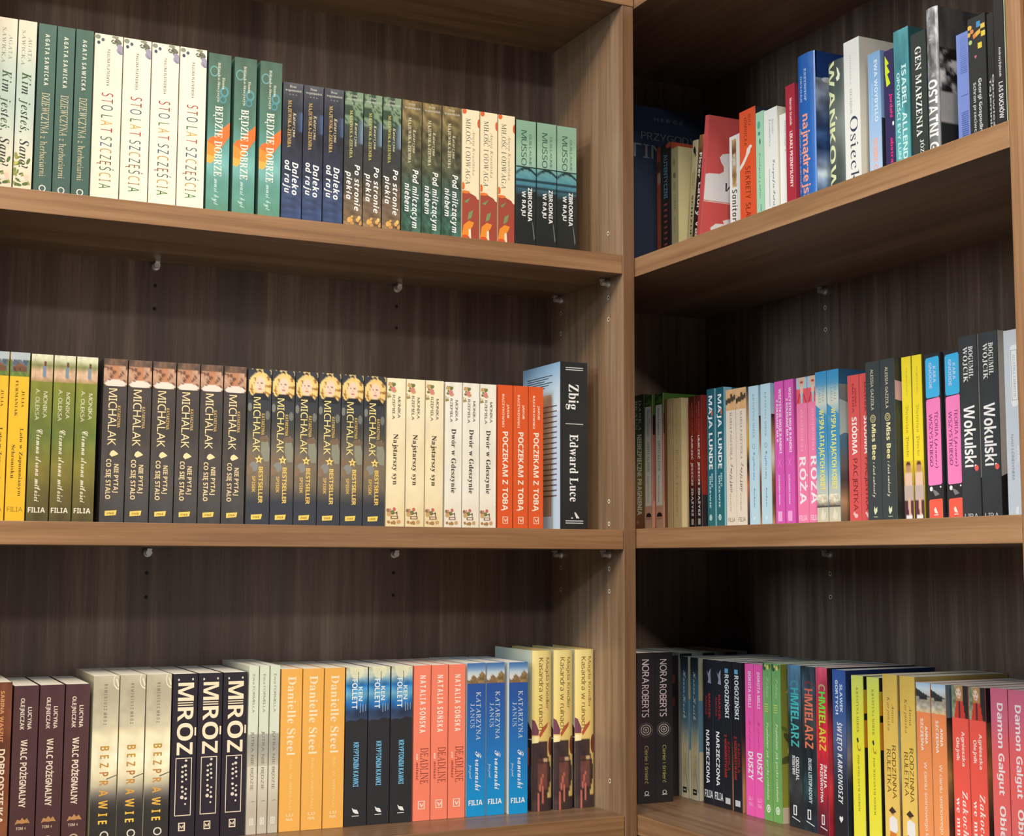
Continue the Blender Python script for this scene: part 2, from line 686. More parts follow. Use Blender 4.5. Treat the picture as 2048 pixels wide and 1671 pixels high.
def twigs(u, v):        # brown twigs over a green dusk
    c = blend([(128, 108, 70), (118, 106, 72), (92, 88, 64), (82, 84, 64), (62, 86, 76), (58, 92, 80), (64, 100, 84)], v)
    n = fbm(u * 6 - v * 9, v * 24, 17)
    return tuple(x * (0.45 + 1.1 * n) for x in c)


def couple(u, v):       # embracing couple at the head of the spine
    c = (62, 52, 50)
    n = fbm(u * 6, v * 6, 2)
    if ((u - .5) / .62) ** 2 + ((v - .62) / .5) ** 2 < 1:
        c = mixc((166, 118, 92), (226, 190, 160), n)
        if abs(u - .5) < .12 and v < .75:
            c = mixc(c, (190, 104, 56), .45)
        if n < .36:
            c = (120, 82, 66)
    if v < .25:
        c = mixc((158, 120, 92), (66, 54, 54), n)
    if ((u - .5) / .45) ** 2 + ((v - .9) / .14) ** 2 < 1:
        c = (240, 225, 212)
    return c


def blonde(u, v):       # face framed by fair hair
    c = (58, 60, 68)
    n = fbm(u * 7, v * 9, 8)
    if ((u - .52) / .52) ** 2 + ((v - .55) / .45) ** 2 < 1 and v < .92:
        c = mixc((238, 192, 104), (252, 226, 160), n)
        if n < .38:
            c = (168, 120, 62)
    if ((u - .5) / .22) ** 2 + ((v - .52) / .27) ** 2 < 1:
        c = (246, 214, 190)
        if abs(v - .47) < .03 and abs(abs(u - .5) - .1) < .05:
            c = (100, 66, 52)
        if abs(v - .66) < .025 and abs(u - .5) < .08:
            c = (196, 84, 84)
        if abs(u - .5) < .02 and .5 < v < .6:
            c = (222, 178, 150)
    if v > .78 and abs(u - .5) < .46 * (v - .6) * 2.4:
        c = (40, 42, 46)
    if v < .22 and n > .6:
        c = (226, 198, 132)
    return c


def hut(u, v):          # mountain hut picture
    c = (188, 202, 210) if v < .3 + .2 * abs(u - .4) else (112, 126, 142)
    if .32 < v < .55 and fbm(u * 5, v * 5, 3) > .5:
        c = (84, 98, 116)
    if abs(u - .5) < .34 and v > .42 + .5 * abs(u - .5) and v < .78:
        c = (120, 84, 60) if v > .6 else (142, 92, 66)
        if .62 < v and fbm(u * 16, v * 3, 5) > .55:
            c = (70, 48, 38)
    if v > .78 or abs(u - .5) > .4 and v > .3:
        c = mixc((74, 108, 50), (150, 168, 84), fbm(u * 8, v * 8, 9))
    return c


def meadow(u, v):       # walker on a sandy path
    c = blend([(236, 234, 208), (214, 216, 182), (142, 146, 92), (220, 186, 152), (226, 190, 160), (176, 150, 100)], v)
    c = tuple(x * (.85 + .3 * fbm(u * 6, v * 7, 4)) for x in c)
    if abs(u - .62) < .09 and .42 < v < .82:
        c = (132, 150, 170)
    if abs(u - .62) < .06 and .27 < v < .42:
        c = (110, 66, 46)
    if abs(u - .62) < .03 and .82 < v < .95:
        c = (200, 150, 120)
    return c


def clouds(u, v):       # grey sky, pale glow, dark mountain
    c = blend([(200, 190, 164), (192, 182, 156), (186, 176, 150), (190, 180, 154), (200, 190, 162), (206, 196, 168), (208, 198, 168), (240, 228, 190), (248, 238, 202), (250, 240, 206), (250, 240, 206), (246, 236, 200), (232, 220, 184), (196, 186, 160), (128, 120, 110), (72, 68, 64), (56, 52, 50), (54, 50, 48), (54, 50, 48), (54, 50, 48), (54, 50, 48)], v)
    return tuple(x * (.9 + .2 * fbm(u * 3, v * 14, 6)) for x in c)


def moonsky(u, v):
    c = blend([(210, 206, 168), (190, 206, 196), (40, 120, 190), (120, 190, 225), (36, 110, 180), (44, 62, 96), (58, 70, 98)], v)
    n = fbm(u * 4, v * 10, 12)
    c = tuple(x * (.75 + .5 * n) for x in c)
    if (u - .5) ** 2 / .12 + v * v / .05 < 1:
        c = mixc(c, (240, 236, 200), .8)
    return c


def rocks(u, v):
    c = blend([(70, 118, 178), (110, 150, 200), (196, 214, 226), (226, 226, 220)], v * 1.5)
    if v > .78 - .3 * u + .12 * math.sin(u * 14):
        c = mixc((94, 76, 52), (196, 160, 112), fbm(u * 9, v * 9, 3))
    return c


def bridge(u, v):
    c = blend([(120, 176, 170), (98, 160, 172), (80, 140, 160), (58, 88, 98), (40, 46, 48)], v)
    if v < .22 and abs(v - .2 + .18 * (1 - (u - .5) ** 2 * 4)) < .05:
        c = (40, 60, 62)
    if .34 < v < .44 or .58 < v < .66:
        c = (44, 70, 80)
    return tuple(x * (.9 + .2 * fbm(u * 5, v * 9, 2)) for x in c)


def bloom(u, v):
    c = blend([(78, 106, 92), (84, 112, 96), (84, 122, 106), (86, 130, 116), (98, 158, 150), (128, 190, 186), (98, 156, 142), (96, 150, 128)], v)
    return tuple(x * (.88 + .24 * fbm(u * 3, v * 10, 4)) for x in c)


def boat(u, v):
    c = blend([(170, 205, 232), (214, 228, 234), (200, 200, 190), (160, 150, 130), (196, 188, 170), (222, 190, 140)], v)
    if .22 < v < .46 and v > .46 - .25 * (1 - u):
        c = (52, 56, 56)
    if abs(v - .52) < .04 and abs(u - .5) < .3:
        c = (40, 44, 48)
    if v > .55:
        c = tuple(x * (.75 + .5 * fbm(u * 6, v * 12, 7)) for x in c)
    return c


def redcoat(u, v):
    c = mixc((72, 92, 62), (206, 210, 176), fbm(u * 8, v * 8, 5))
    if u > .72:
        c = (42, 44, 46)
    if abs(u - .45) < .22 and .04 < v < .52:
        c = (190, 140, 84)
    if ((u - .42) / .15) ** 2 + ((v - .24) / .16) ** 2 < 1:
        c = (244, 212, 190)
        if abs(v - .22) < .02 and abs(abs(u - .42) - .07) < .035:
            c = (90, 70, 64)
        if abs(v - .33) < .014 and abs(u - .42) < .05:
            c = (196, 96, 96)
    if v > .48 and abs(u - .48) < .2 + .3 * (v - .48):
        c = (216, 66, 52)
        if abs(u - .45) < .06:
            c = (70, 52, 62)
    return c


def pinkcoat(u, v):
    c = (170, 205, 222)
    if ((u - .5) / .3) ** 2 + ((v - .14) / .28) ** 2 < 1:
        c = (222, 186, 166)
    if ((u - .5) / .14) ** 2 + ((v - .18) / .05) ** 2 < 1:
        c = (190, 60, 70)
    if abs(u - .5) < .16 and .36 < v < .62:
        c = (234, 196, 172)
    if v > .44 and abs(u - .5) > .14 * (1.5 - v):
        c = (240, 96, 112)
        if abs(abs(u - .5) - .75 * (v - .42)) < .04:
            c = (176, 36, 56)
    return c


def ballet(u, v):
    c = mixc((240, 206, 60), (96, 52, 58), max(0, (v - .05) * 1.6)) if v < .5 else (92, 56, 66)
    if ((u - .5) / .26) ** 2 + ((v - .1) / .09) ** 2 < 1:
        c = (196, 146, 120) if v > .07 else (96, 66, 48)
    if .2 < v < .42 and abs(u - .5) < .4:
        c = (238, 200, 176)
    if .4 < v < .62 and abs(u - .5) < .46:
        c = (198, 180, 172)
    if .6 < v < .86 and abs(u - .55 - .1 * (v - .6)) < .14:
        c = (226, 182, 158)
    if v > .88 and abs(u - .5) < .34:
        c = (240, 238, 240)
    return c


def hillside(u, v):     # black and white rock face
    n = fbm(u * 9 + v * 3, v * 16, 21)
    t = max(0.0, min(1.0, (n - .36) / .26))
    g = 26 + 190 * t * t * (3 - 2 * t)
    if v < .22:
        g = 52 + 60 * fbm(u * 14, v * 3, 5)
    if .45 < v < .62:
        g = 150 + 30 * n
    if v > .62 and u < .6:
        g = 44
    return (g, g, g * 1.02)


def greyrock(u, v):
    g = blend([(168, 170, 172), (150, 152, 154), (120, 122, 124), (150, 152, 154), (110, 112, 114), (90, 92, 94)], v)[0]
    n = fbm(u * 5, v * 18, 9)
    g = min(235, g * (.35 + 1.3 * n))
    return (g, g, g * 1.02)


def storm(cs, fu, fv, seed, amt=.9):
    def fn(u, v):
        n = fbm(u * fu + v * 3, v * fv, seed)
        return tuple(x * (1 - amt / 2 + amt * n) for x in blend(cs, v))
    return fn


def fig_kas(u, v):      # boots and dark coat at the foot of the spine
    c = (238, 208, 126)
    n = fbm(u * 5, v * 10, 4)
    e = .86 - .12 * math.sin(v * 9)
    if v > .07 and u < e or v > .82:
        c = mixc((50, 42, 46), (84, 62, 60), n)
    if .38 < v < .72 and abs(u - .5) < .28:
        c = mixc((96, 58, 54), (132, 84, 76), n)
    if abs(u - (.28 + .9 * (v - .92) ** 2 * 1.6)) < .035 and v > .52:
        c = (216, 116, 96)
    if abs(u - .52) < .05 and .66 < v < .9:
        c = (222, 126, 106)
    if .3 < v < .36 and .25 < u < .72:
        c = (214, 178, 140) if n > .48 else (92, 58, 52)
    return c


LEAFG = [(120, 146, 60), (160, 160, 70), (90, 118, 54)]
ROSE = [(220, 140, 130), (204, 110, 104), (150, 140, 80), (206, 170, 110), (120, 128, 76)]


def imprint(u, v, c, s=1.0):
    """Small square publisher's mark with a tick in it."""
    a, b = .17 * s, .022 * s
    return [('box', u - a, v - b, u + a, v + b, .05, .004, c), ('p', [(u - .09 * s, v - .008 * s), (u - .03 * s, v - .008 * s), (u + .02 * s, v + .004 * s), (u + .1 * s, v - .012 * s), (u + .1 * s, v), (u + .0, v + .014 * s)], c)]


TITLES = {}
# ---- left bookcase, upper shelf
TITLES['kim'] = dict(d='cream paperback with black italic title and leafy sprig', vis=.915, nv=30,
    base=mottled([(238, 228, 206), (226, 228, 212), (198, 218, 208), (190, 212, 204), (214, 224, 212), (240, 234, 212), (240, 232, 205)], 2, 6, .05, 3),
    items=[('t', 'SAWICKA', 'serif', .2, .4, .06, .27, (116, 128, 118)), ('t', 'AGATA', 'serif', .56, .76, .10, .245, (116, 128, 118)),
           ('t', 'Kim jesteś,', 'serifbi', .28, .8, .31, .67, [(60, 92, 46), (50, 74, 44), (36, 44, 36), (32, 34, 32)]), ('t', 'Sano?', 'serifbi', .28, .8, .71, .88, (34, 36, 34)),
           ('b', 18, .02, .98, .8, .99, .2, .008, LEAFG + [(206, 196, 90)], 4), ('b', 5, .2, .9, .92, .98, .12, .012, [(250, 238, 220), (240, 214, 190)], 9)])
TITLES['dziew'] = dict(d='dark green paperback with white handwritten capitals', vis=.915, base=mottled([(74, 110, 100), (70, 106, 96), (68, 100, 92)], 2, 5, .05, 1),
    items=[('t', 'AGATA SAWICKA', 'bold+', .38, .62, .06, .37, (236, 238, 226)), ('t', 'DZIEWCZYNA', 'serif', .3, .74, .415, .66, (226, 214, 180)),
           ('t', 'z herbaciarni', 'serif', .3, .66, .675, .915, (222, 208, 170)), ('o', .5, .985, .2, .02, .3, (240, 240, 236))])
MULTI = [(180, 50, 36), (150, 70, 36), (58, 84, 106), (255, 255, 255), (36, 100, 36), (222, 160, 50), (180, 50, 40), (255, 255, 255), (86, 90, 98), (52, 80, 112), (196, 146, 70), (96, 96, 84), (140, 84, 34), (84, 88, 90), (196, 150, 70), (150, 116, 56), (36, 116, 40)]
TITLES['sto'] = dict(d='thick cream paperback with many-coloured thin title and berries on top', vis=.915, base=(251, 241, 222),
    items=[('t', 'PAULINA PŁATKOWSKA', 'bold+', .45, .55, .09, .315, (70, 64, 56)), ('t', 'STO LAT SZCZĘŚCIA', 'sans+', .3, .7, .36, .945, MULTI),
           ('c', .13, .055, .06, .011, (70, 76, 104)), ('c', .28, .035, .06, .011, (84, 90, 112)), ('c', .1, .02, .1, .014, (140, 150, 130)),
           ('b', 6, .56, .98, .005, .05, .05, .018, [(112, 116, 100), (150, 152, 126), (96, 92, 80)], 5), ('b', 8, .84, .99, .06, .11, .08, .014, [(140, 134, 160), (164, 158, 180), (120, 114, 146)], 6)])
TITLES['bedzie'] = dict(d='green paperback with orange brush stroke behind white title', vis=.915, base=bloom, nv=40,
    items=[('o', .25, .115, .2, .035, .25, (110, 168, 168)), ('o', .72, .24, .2, .035, .4, (90, 158, 170)), ('o', .66, .29, .16, .025, .4, (84, 150, 164)),
           ('p', [(1, .43), (.86, .452), (.55, .49), (.42, .525), (.14, .54), (0, .57), (0, .63), (.3, .645), (.6, .605), (1, .52)], (255, 120, 52)),
           ('p', [(0, .57), (0, .7), (.17, .708), (.3, .69), (.38, .65), (.62, .6), (.3, .59)], (255, 152, 58)), ('p', [(0, .65), (0, .7), (.17, .708), (.3, .69), (.34, .66)], (255, 184, 84)),
           ('t', 'Hanna', 'serifb', .62, .74, .15, .225, (226, 226, 206)), ('t', 'Bilińska-Stecyszyn', 'serifb', .41, .53, .055, .31, (226, 226, 206)),
           ('t', 'BĘDZIE DOBRZE', 'serifb', .33, .68, .335, .785, (244, 244, 230)), ('t', 'musi być', 'script', .36, .62, .8, .965, (206, 236, 232))])
DOM = [('h', 'Dom', 'serifb', .32, .66, .018, .036, (196, 196, 186)), ('h', 'wspomnień', 'serifb', .1, .92, .045, .064, (196, 196, 186))]
TITLES['daleko'] = dict(d='navy lake paperback with gold author line and white italic title', vis=.905, base=water,
    items=DOM + [('h', '* * *', 'bold', .3, .7, .084, .096, (206, 206, 200)), ('t', 'MAJEWSKA-ZIEMBA', 'serifb', .26, .44, .13, .48, (216, 180, 104)), ('t', 'Katarzyna', 'serifbi', .52, .68, .22, .4, (226, 214, 178)),
           ('t', 'Daleko', 'boldi', .52, .82, .585, .825, WHITE), ('t', 'od raju', 'boldi', .14, .42, .575, .815, WHITE)])
TITLES['postronie'] = dict(d='grey-green paperback with leaves above a wooden pier', vis=.905, base=pier,
    items=DOM + [('h', '* *', 'bold', .36, .64, .084, .096, (206, 206, 200)), ('t', 'MAJEWSKA-ZIEMBA', 'serifb', .28, .44, .14, .5, (206, 196, 104)), ('t', 'Katarzyna', 'serifbi', .56, .7, .23, .41, (226, 222, 186)),
           ('t', 'Po stronie', 'boldi', .58, .86, .545, .89, WHITE), ('t', 'piekła', 'boldi', .14, .42, .6, .81, WHITE), ('b', 7, .3, .98, .93, .985, .12, .011, [(232, 178, 96), (206, 150, 84), (240, 200, 120)], 4)])
TITLES['pod'] = dict(d='olive-brown paperback of tangled twigs with white italic title', vis=.905, base=twigs,
    items=DOM + [('t', 'MAJEWSKA-ZIEMBA', 'serifb', .3, .46, .13, .48, (228, 222, 190)), ('t', 'Katarzyna', 'serifbi', .55, .7, .22, .4, (226, 216, 180)),
           ('t', 'Pod milczącym', 'boldi', .55, .84, .525, .97, WHITE), ('t', 'niebem', 'boldi', .15, .42, .635, .85, WHITE)])
TITLES['milosc'] = dict(d='cream and brick-red paperback with orange flowers', vis=.905, base=(250, 236, 200),
    items=[('p', [(0, .635), (.3, .64), (.55, .655), (.8, .67), (.9, .69), (1, .695), (1, 1.12), (0, 1.12)], (170, 78, 62)),
           ('t', 'MIŁOŚĆ I ODWAGA', 'serif', .2, .48, .07, .585, (86, 84, 74)), ('t', 'Aneta Krasińska', 'serifi', .6, .76, .155, .51, (150, 112, 86)),
           ('c', .1, .015, .14, .022, (232, 106, 52)), ('c', .98, .1, .1, .035, (222, 98, 56)), ('c', .05, .6, .1, .03, (232, 116, 50)), ('c', .2, .645, .26, .012, (240, 130, 56)),
           ('p', [(.1, .72), (.5, .685), (.3, .73)], (130, 148, 104)), ('p', [(.32, .86), (.4, .8), (.66, .78), (.56, .84)], (132, 152, 104)), ('p', [(.1, .93), (.2, .9), (.5, .86), (.36, .9)], (150, 162, 110)),
           ('p', [(0, .98), (.1, .9), (.4, .865), (.72, .875), (.62, .91), (.5, .93), (.4, 1.0), (0, 1.05)], (244, 150, 52)), ('p', [(.4, .93), (.52, .925), (.56, 1.02), (.38, 1.02)], (252, 236, 210)), ('c', .2, 1.0, .26, .025, (224, 92, 50))])
TITLES['musso'] = dict(d='sea-green and black paperback with a steel bridge scene', vis=.905, base=[(140, 176, 152), (152, 190, 170), (166, 200, 176), (50, 56, 56), (38, 42, 40), (36, 38, 36)],
    items=[('g', 0, 0, 1, .37, [(146, 184, 160), (140, 178, 152), (166, 202, 172), (158, 196, 178)]), ('n', 0, .38, 1, .64, bridge, 12, 24), ('r', 0, .37, 1, .38, (44, 66, 62)),
           ('p', [(0, .6), (.5, .6), (1, .56), (1, .7), (0, .7)], (42, 46, 46)),
           ('t', 'MUSSO', 'sans', .26, .52, .08, .365, (52, 92, 82)), ('t', 'GUILLAUME', 'sans', .66, .77, .105, .36, (66, 106, 96)),
           ('t', 'ZBRODNIA', 'bold', .6, .8, .54, .81, WHITE), ('t', 'W RAJU', 'bold', .3, .48, .57, .77, WHITE), ('p', [(.8, .8), (.86, .83), (.95, .94), (.9, .96)], (110, 118, 116))])
# ---- left bookcase, middle shelf
TITLES['lato'] = dict(d='yellow paperback with mountain hut picture on top', vis=.985, base=(253, 200, 48),
    items=[('n', 0, 0, 1, .145, hut, 18, 18), ('t', 'JULIA', 'serifb', .64, .78, .23, .33, (84, 64, 26)), ('t', 'FURMANIAK', 'serifb', .3, .45, .17, .385, (84, 64, 26)),
           ('t', 'Lato w Zapomnianym', 'serifb', .62, .8, .455, .86, (84, 64, 30)), ('t', 'Schronisku', 'serifb', .22, .4, .555, .755, (84, 64, 30)), ('h', 'FILIA', 'sans', .1, .9, .925, .952, (150, 124, 62))])
TITLES['ciemna'] = dict(d='olive-green paperback with walking woman picture on top', vis=.985, base=mottled([(138, 146, 54), (136, 142, 56), (124, 134, 56), (112, 128, 60), (136, 128, 56), (118, 108, 56), (92, 84, 50)], 2, 7, .16, 6),
    items=[('n', 0, 0, 1, .165, meadow, 18, 22), ('t', 'MONIKA', 'sans', .6, .78, .225, .385, (232, 230, 204)), ('t', 'A. OLEKSA', 'sans', .24, .42, .21, .4, (232, 230, 204)),
           ('t', 'Ciemna strona miłości', 'script', .34, .66, .455, .89, (250, 246, 226)), ('h', 'FILIA', 'bold', .07, .86, .925, .955, (248, 244, 228))])
TITLES['niepytaj'] = dict(d='dark brown paperback with embracing couple on top', vis=.985, base=mottled([(64, 58, 56), (74, 66, 64), (70, 64, 62), (78, 72, 70), (80, 76, 74), (72, 70, 72)], 3, 9, .14, 8),
    items=[('n', 0, 0, 1, .17, couple, 18, 22), ('t', 'MICHALAK', 'sans', .24, .58, .185, .535, (250, 226, 172)), ('t', 'KATARZYNA', 'bold', .62, .75, .29, .425, (206, 172, 112)),
           ('p', [(.62, .575), (.72, .588), (.6, .597), (.44, .606), (.34, .592), (.4, .573), (.5, .565)], (250, 226, 172)),
           ('t', 'NIE PYTAJ', 'bold', .55, .74, .65, .825, (238, 214, 166)), ('t', 'CO SIĘ STAŁO', 'bold', .22, .42, .62, .865, (240, 216, 168)), ('p', [(.22, .938), (.72, .932), (.68, .962), (.22, .968)], (246, 214, 110)), ('h', 'znak', 'boldi', .3, .62, .943, .958, (130, 96, 40))])
TITLES['best'] = dict(d='charcoal paperback with fair-haired woman on top and gold star', vis=.985,
    base=mottled([(58, 60, 68), (60, 62, 70), (62, 64, 70), (74, 72, 70), (108, 100, 88), (132, 118, 100), (124, 110, 92), (58, 62, 72), (60, 64, 74)], 2, 6, .12, 2),
    items=[('c', .86, .3, .1, .03, (120, 122, 116)), ('c', .08, .25, .09, .028, (128, 130, 124)), ('p', [(.62, .45), (.85, .43), (.98, .52), (.96, .6), (.75, .6), (.6, .54)], (146, 146, 128)), ('c', .74, .455, .22, .02, (126, 104, 84)),
           ('c', .14, .585, .18, .03, (134, 112, 90)), ('c', .3, .635, .19, .032, (142, 142, 138)), ('c', .1, .66, .16, .03, (142, 118, 94)), ('r', 0, .855, 1, 1.02, (60, 64, 74)),
           ('n', 0, 0, 1, .2, blonde, 20, 26), ('t', 'MICHALAK', 'sans', .24, .54, .185, .54, (252, 230, 150)), ('t', 'KATARZYNA', 'bold', .6, .73, .29, .43, (214, 182, 104)),
           ('p', [(.52 + (.2 if i % 2 == 0 else .085) * math.sin(i * math.pi / 5), .588 - (.031 if i % 2 == 0 else .013) * math.cos(i * math.pi / 5)) for i in range(10)], (252, 222, 130)), ('c', .52, .589, .05, .008, (150, 112, 50)),
           ('t', 'BESTSELLER', 'bold', .52, .7, .635, .87, (246, 208, 110)), ('t', 'SPISEK', 'bold', .24, .38, .695, .8, (226, 190, 110)), ('p', [(.22, .945), (.7, .94), (.66, .972), (.22, .976)], (250, 216, 104)), ('h', 'znak', 'boldi', .3, .6, .95, .966, (130, 96, 40))])
FLOR = [('b', 9, .12, .5, .035, .095, .08, .013, ROSE, 3), ('c', .32, .075, .12, .02, (222, 140, 132)), ('b', 5, .0, .3, .1, .13, .05, .01, [(160, 146, 90), (190, 170, 110)], 8),
        ('b', 9, .1, .5, .875, .925, .09, .013, ROSE, 5), ('p', [(.3, .925), (.62, .905), (.62, .95), (.56, .915)], (84, 62, 54)), ('box', .26, .935, .66, .955, .06, .004, (140, 96, 80)), ('b', 4, .0, .95, .97, .995, .09, .01, [(176, 132, 84), (206, 164, 110)], 9)]
TITLES['najst'] = dict(d='warm cream paperback with rose sprig and dark serif title', vis=.985, base=mottled([(250, 236, 200), (248, 234, 200), (246, 228, 186), (248, 232, 192), (240, 218, 172)], 3, 6, .05, 3),
    items=FLOR + [('t', 'MONIKA', 'sans', .58, .72, .125, .27, (96, 82, 62)), ('t', 'RZEPIELA', 'sans', .28, .42, .115, .28, (96, 82, 62)), ('t', 'Najstarszy syn', 'serifb', .36, .62, .38, .725, (74, 64, 54))])
TITLES['dwor'] = dict(d='off-white paperback with rose sprig and long serif title', vis=.985, base=mottled([(244, 238, 224), (248, 243, 230), (244, 238, 222), (246, 240, 226), (238, 228, 206)], 3, 6, .04, 4),
    items=FLOR + [('t', 'MONIKA', 'sans', .6, .75, .125, .27, (96, 90, 78)), ('t', 'RZEPIELA', 'sans', .28, .43, .115, .28, (96, 90, 78)), ('t', 'Dwór w Gdeszynie', 'serifb', .38, .66, .325, .77, (80, 74, 66))])
TITLES['poczekam'] = dict(d='orange paperback with white capital title', vis=.985, base=(228, 94, 44),
    items=[('t', 'JAKUB', 'bold', .62, .76, .135, .235, (248, 222, 200)), ('t', 'BĄCZYKOWSKI', 'bold', .28, .42, .065, .3, (248, 222, 200)), ('t', 'POCZEKAM Z TOBĄ', 'bold', .32, .68, .33, .885, (252, 240, 224))] + imprint(.52, .95, (246, 220, 200), 1.1))
TITLES['zbig'] = dict(d='tall black hardcover with white serif lettering between double rules', hard=True, vis=.985, base=mottled([(40, 42, 44), (46, 48, 48), (44, 46, 46), (38, 40, 42)], 3, 5, .08, 3),
    back=[(206, 226, 242), ('g', 0, 0, 1, .3, [(150, 190, 226), (206, 228, 244), (224, 238, 248)])] + [('r', .12, .07 + .014 * i, .8 - .1 * (i % 3), .075 + .014 * i, (60, 72, 86)) for i in range(6)] +
         [('n', .0, .19, .78, .93, storm([(196, 160, 130), (206, 176, 148), (190, 156, 126), (176, 146, 120)], 3, 6, 4, .25), 8, 14)] + [('r', .25, .26 + .032 * i, .92, .266 + .032 * i, (120, 92, 76)) for i in range(18)],
    items=[('r', .18, .032, .84, .037, (214, 214, 210)), ('r', .18, .045, .84, .05, (214, 214, 210)), ('t', 'Zbig', 'serifb', .3, .68, .135, .29, WHITE), ('r', .18, .374, .84, .379, (206, 206, 200)),
           ('t', 'Edward Luce', 'serifb', .34, .66, .44, .845, WHITE), ('r', .18, .958, .84, .963, (214, 214, 210)), ('r', .18, .971, .84, .976, (214, 214, 210)),
           ('p', [(.5, .91), (.56, .91), (.7, .945), (.58, .945)], (236, 236, 230)), ('c', .42, .943, .04, .004, (236, 236, 230))])
# ---- left bookcase, lower shelf
TITLES['dobro'] = dict(d='reddish-brown paperback cut off by the left frame edge', base=mottled([(112, 66, 44), (128, 72, 48), (110, 60, 42), (134, 80, 52), (150, 92, 60)], 3, 8, .25, 4),
    items=[('t', 'SABINA WASZUT', 'bold', .56, .7, .05, .35, (232, 168, 110)), ('t', 'DOBRODZIEJKA', 'bold', .52, .8, .39, .82, (248, 230, 204))])
TITLES['walc'] = dict(d='plum-brown paperback with cream capitals and gold ornament', base=mottled([(84, 54, 58), (88, 58, 60), (82, 52, 54)], 2, 5, .08, 4),
    items=[('t', 'LUCYNA', 'bold', .58, .74, .13, .265, (240, 226, 208)), ('t', 'OLEJNICZAK', 'bold', .28, .44, .075, .265, (240, 226, 208)), ('t', 'WALC POŻEGNALNY', 'bold', .34, .6, .325, .73, (248, 234, 212)),
           ('p', [(.2, .83), (.3, .8), (.42, .806), (.5, .79), (.6, .806), (.7, .795), (.82, .825), (.66, .822), (.5, .826), (.36, .822)], (196, 146, 92)), ('h', 'TOM 4', 'bold', .26, .66, .845, .862, (222, 196, 170)), ('o', .5, .935, .2, .028, .3, (206, 176, 150)), ('c', .5, .935, .08, .012, (206, 176, 150))])
TITLES['bez'] = dict(d='thick cloudy cream paperback with spaced gold letters fading to black', base=clouds, nu=6, back=(222, 210, 178),
    items=[('o', 1.0, .03, .24, .055, .16, (240, 232, 206)), ('p', [(.86, .02), (.92, .02), (1, .06), (.95, .07)], (240, 232, 206)), ('t', 'REMIGIUSZ MRÓZ', 'bold++', .42, .54, .05, .29, (120, 110, 94)),
           ('t', 'BEZPRAWIE', 'sans', .36, .66, .415, .62, (200, 150, 52)), ('r', 0, 0, 0, 0, WHITE), ('p', [(.6, .605), (1, .585), (1, .59), (.6, .612)], (110, 104, 92)), ('o', .58, .935, .17, .024, .3, (226, 220, 206))])
TITLES['bez']['items'][3] = ('t', 'BEZPRAWIE', 'bold++', .33, .67, .415, .87, [(196, 148, 52), (200, 152, 56), (196, 146, 66), (196, 128, 66), (206, 146, 66), (228, 168, 70), (244, 186, 70), (248, 196, 76), (250, 206, 86)])
DOTS = [(.6, .525, .07, .007), (.58, .557, .08, .009), (.46, .563, .06, .006), (.6, .585, .05, .005), (.46, .592, .07, .007), (.6, .61, .07, .008), (.46, .62, .07, .008), (.62, .638, .05, .006), (.46, .65, .06, .006),
        (.46, .683, .07, .008), (.62, .695, .06, .006), (.48, .71, .07, .007), (.6, .724, .06, .007), (.46, .744, .09, .011), (.62, .752, .07, .008), (.6, .785, .05, .006)]
TITLES['mroz'] = dict(d='purple-black paperback with huge cream capitals and dotted panel', base=(44, 36, 46), front=(40, 32, 42),
    items=[('c', .22, .036, .04, .007, (226, 214, 196)), ('c', .8, .034, .04, .007, (226, 214, 196)), ('t', 'M', 'bold', .2, .84, .055, .165, (252, 234, 200)), ('r', .2, .173, .84, .18, (240, 222, 190)), ('r', .2, .187, .84, .194, (240, 222, 190)),
           ('t', 'R', 'bold', .2, .84, .203, .288, (252, 234, 200)), ('t', 'Ō', 'bold', .2, .84, .298, .405, (252, 234, 200)), ('t', 'Z', 'bold', .2, .84, .415, .49, (252, 234, 200)), ('box', .17, .508, .84, .855, .03, .005, (244, 226, 196))] +
          [('c', a, b, c * .8, e, (230, 218, 200)) for a, b, c, e in DOTS] + [('box', .34, .895, .62, .945, .04, .006, (244, 226, 196)), ('p', [(.4, .935), (.4, .908), (.48, .922), (.56, .905), (.56, .935), (.52, .92), (.48, .932), (.44, .92)], (244, 226, 196))])
TITLES['jutra'] = dict(d='slim pale-green and beige paperback with thin grey letters', base=[(222, 230, 206), (224, 231, 210), (222, 228, 208), (222, 228, 208), (226, 220, 196), (222, 214, 192), (196, 184, 164), (206, 196, 178)],
    items=[('g', 0, .41, 1, .6, [(176, 176, 162), (166, 166, 154), (180, 176, 160), (206, 198, 176)]), ('r', 0, .405, 1, .41, (206, 206, 190)), ('t', 'Ewa FORMELLA', 'sans', .38, .62, .05, .28, (116, 116, 100)), ('t', 'JUTRA NIE BĘDZIE', 'sans', .34, .62, .39, .74, (112, 104, 90)),
           ('p', [(.3, .812), (.6, .802), (.9, .808), (.6, .808)], (160, 146, 126)), ('box', .3, .905, .72, .945, .07, .004, (244, 240, 230)), ('h', 'E', 'bold', .44, .62, .913, .937, (244, 240, 230))])
TITLES['steel'] = dict(d='amber-yellow paperback with large cream serif name', base=(247, 182, 88),
    items=[('t', 'Danielle Steel', 'serifb', .32, .72, .045, .535, (252, 232, 196)), ('t', 'BAL W WERSALU', 'sans', .46, .58, .56, .87, (252, 212, 140)), ('h', 'LU', 'bold', .34, .66, .893, .91, (252, 226, 180)), ('h', 'NA', 'bold', .34, .66, .92, .937, (252, 226, 180))])
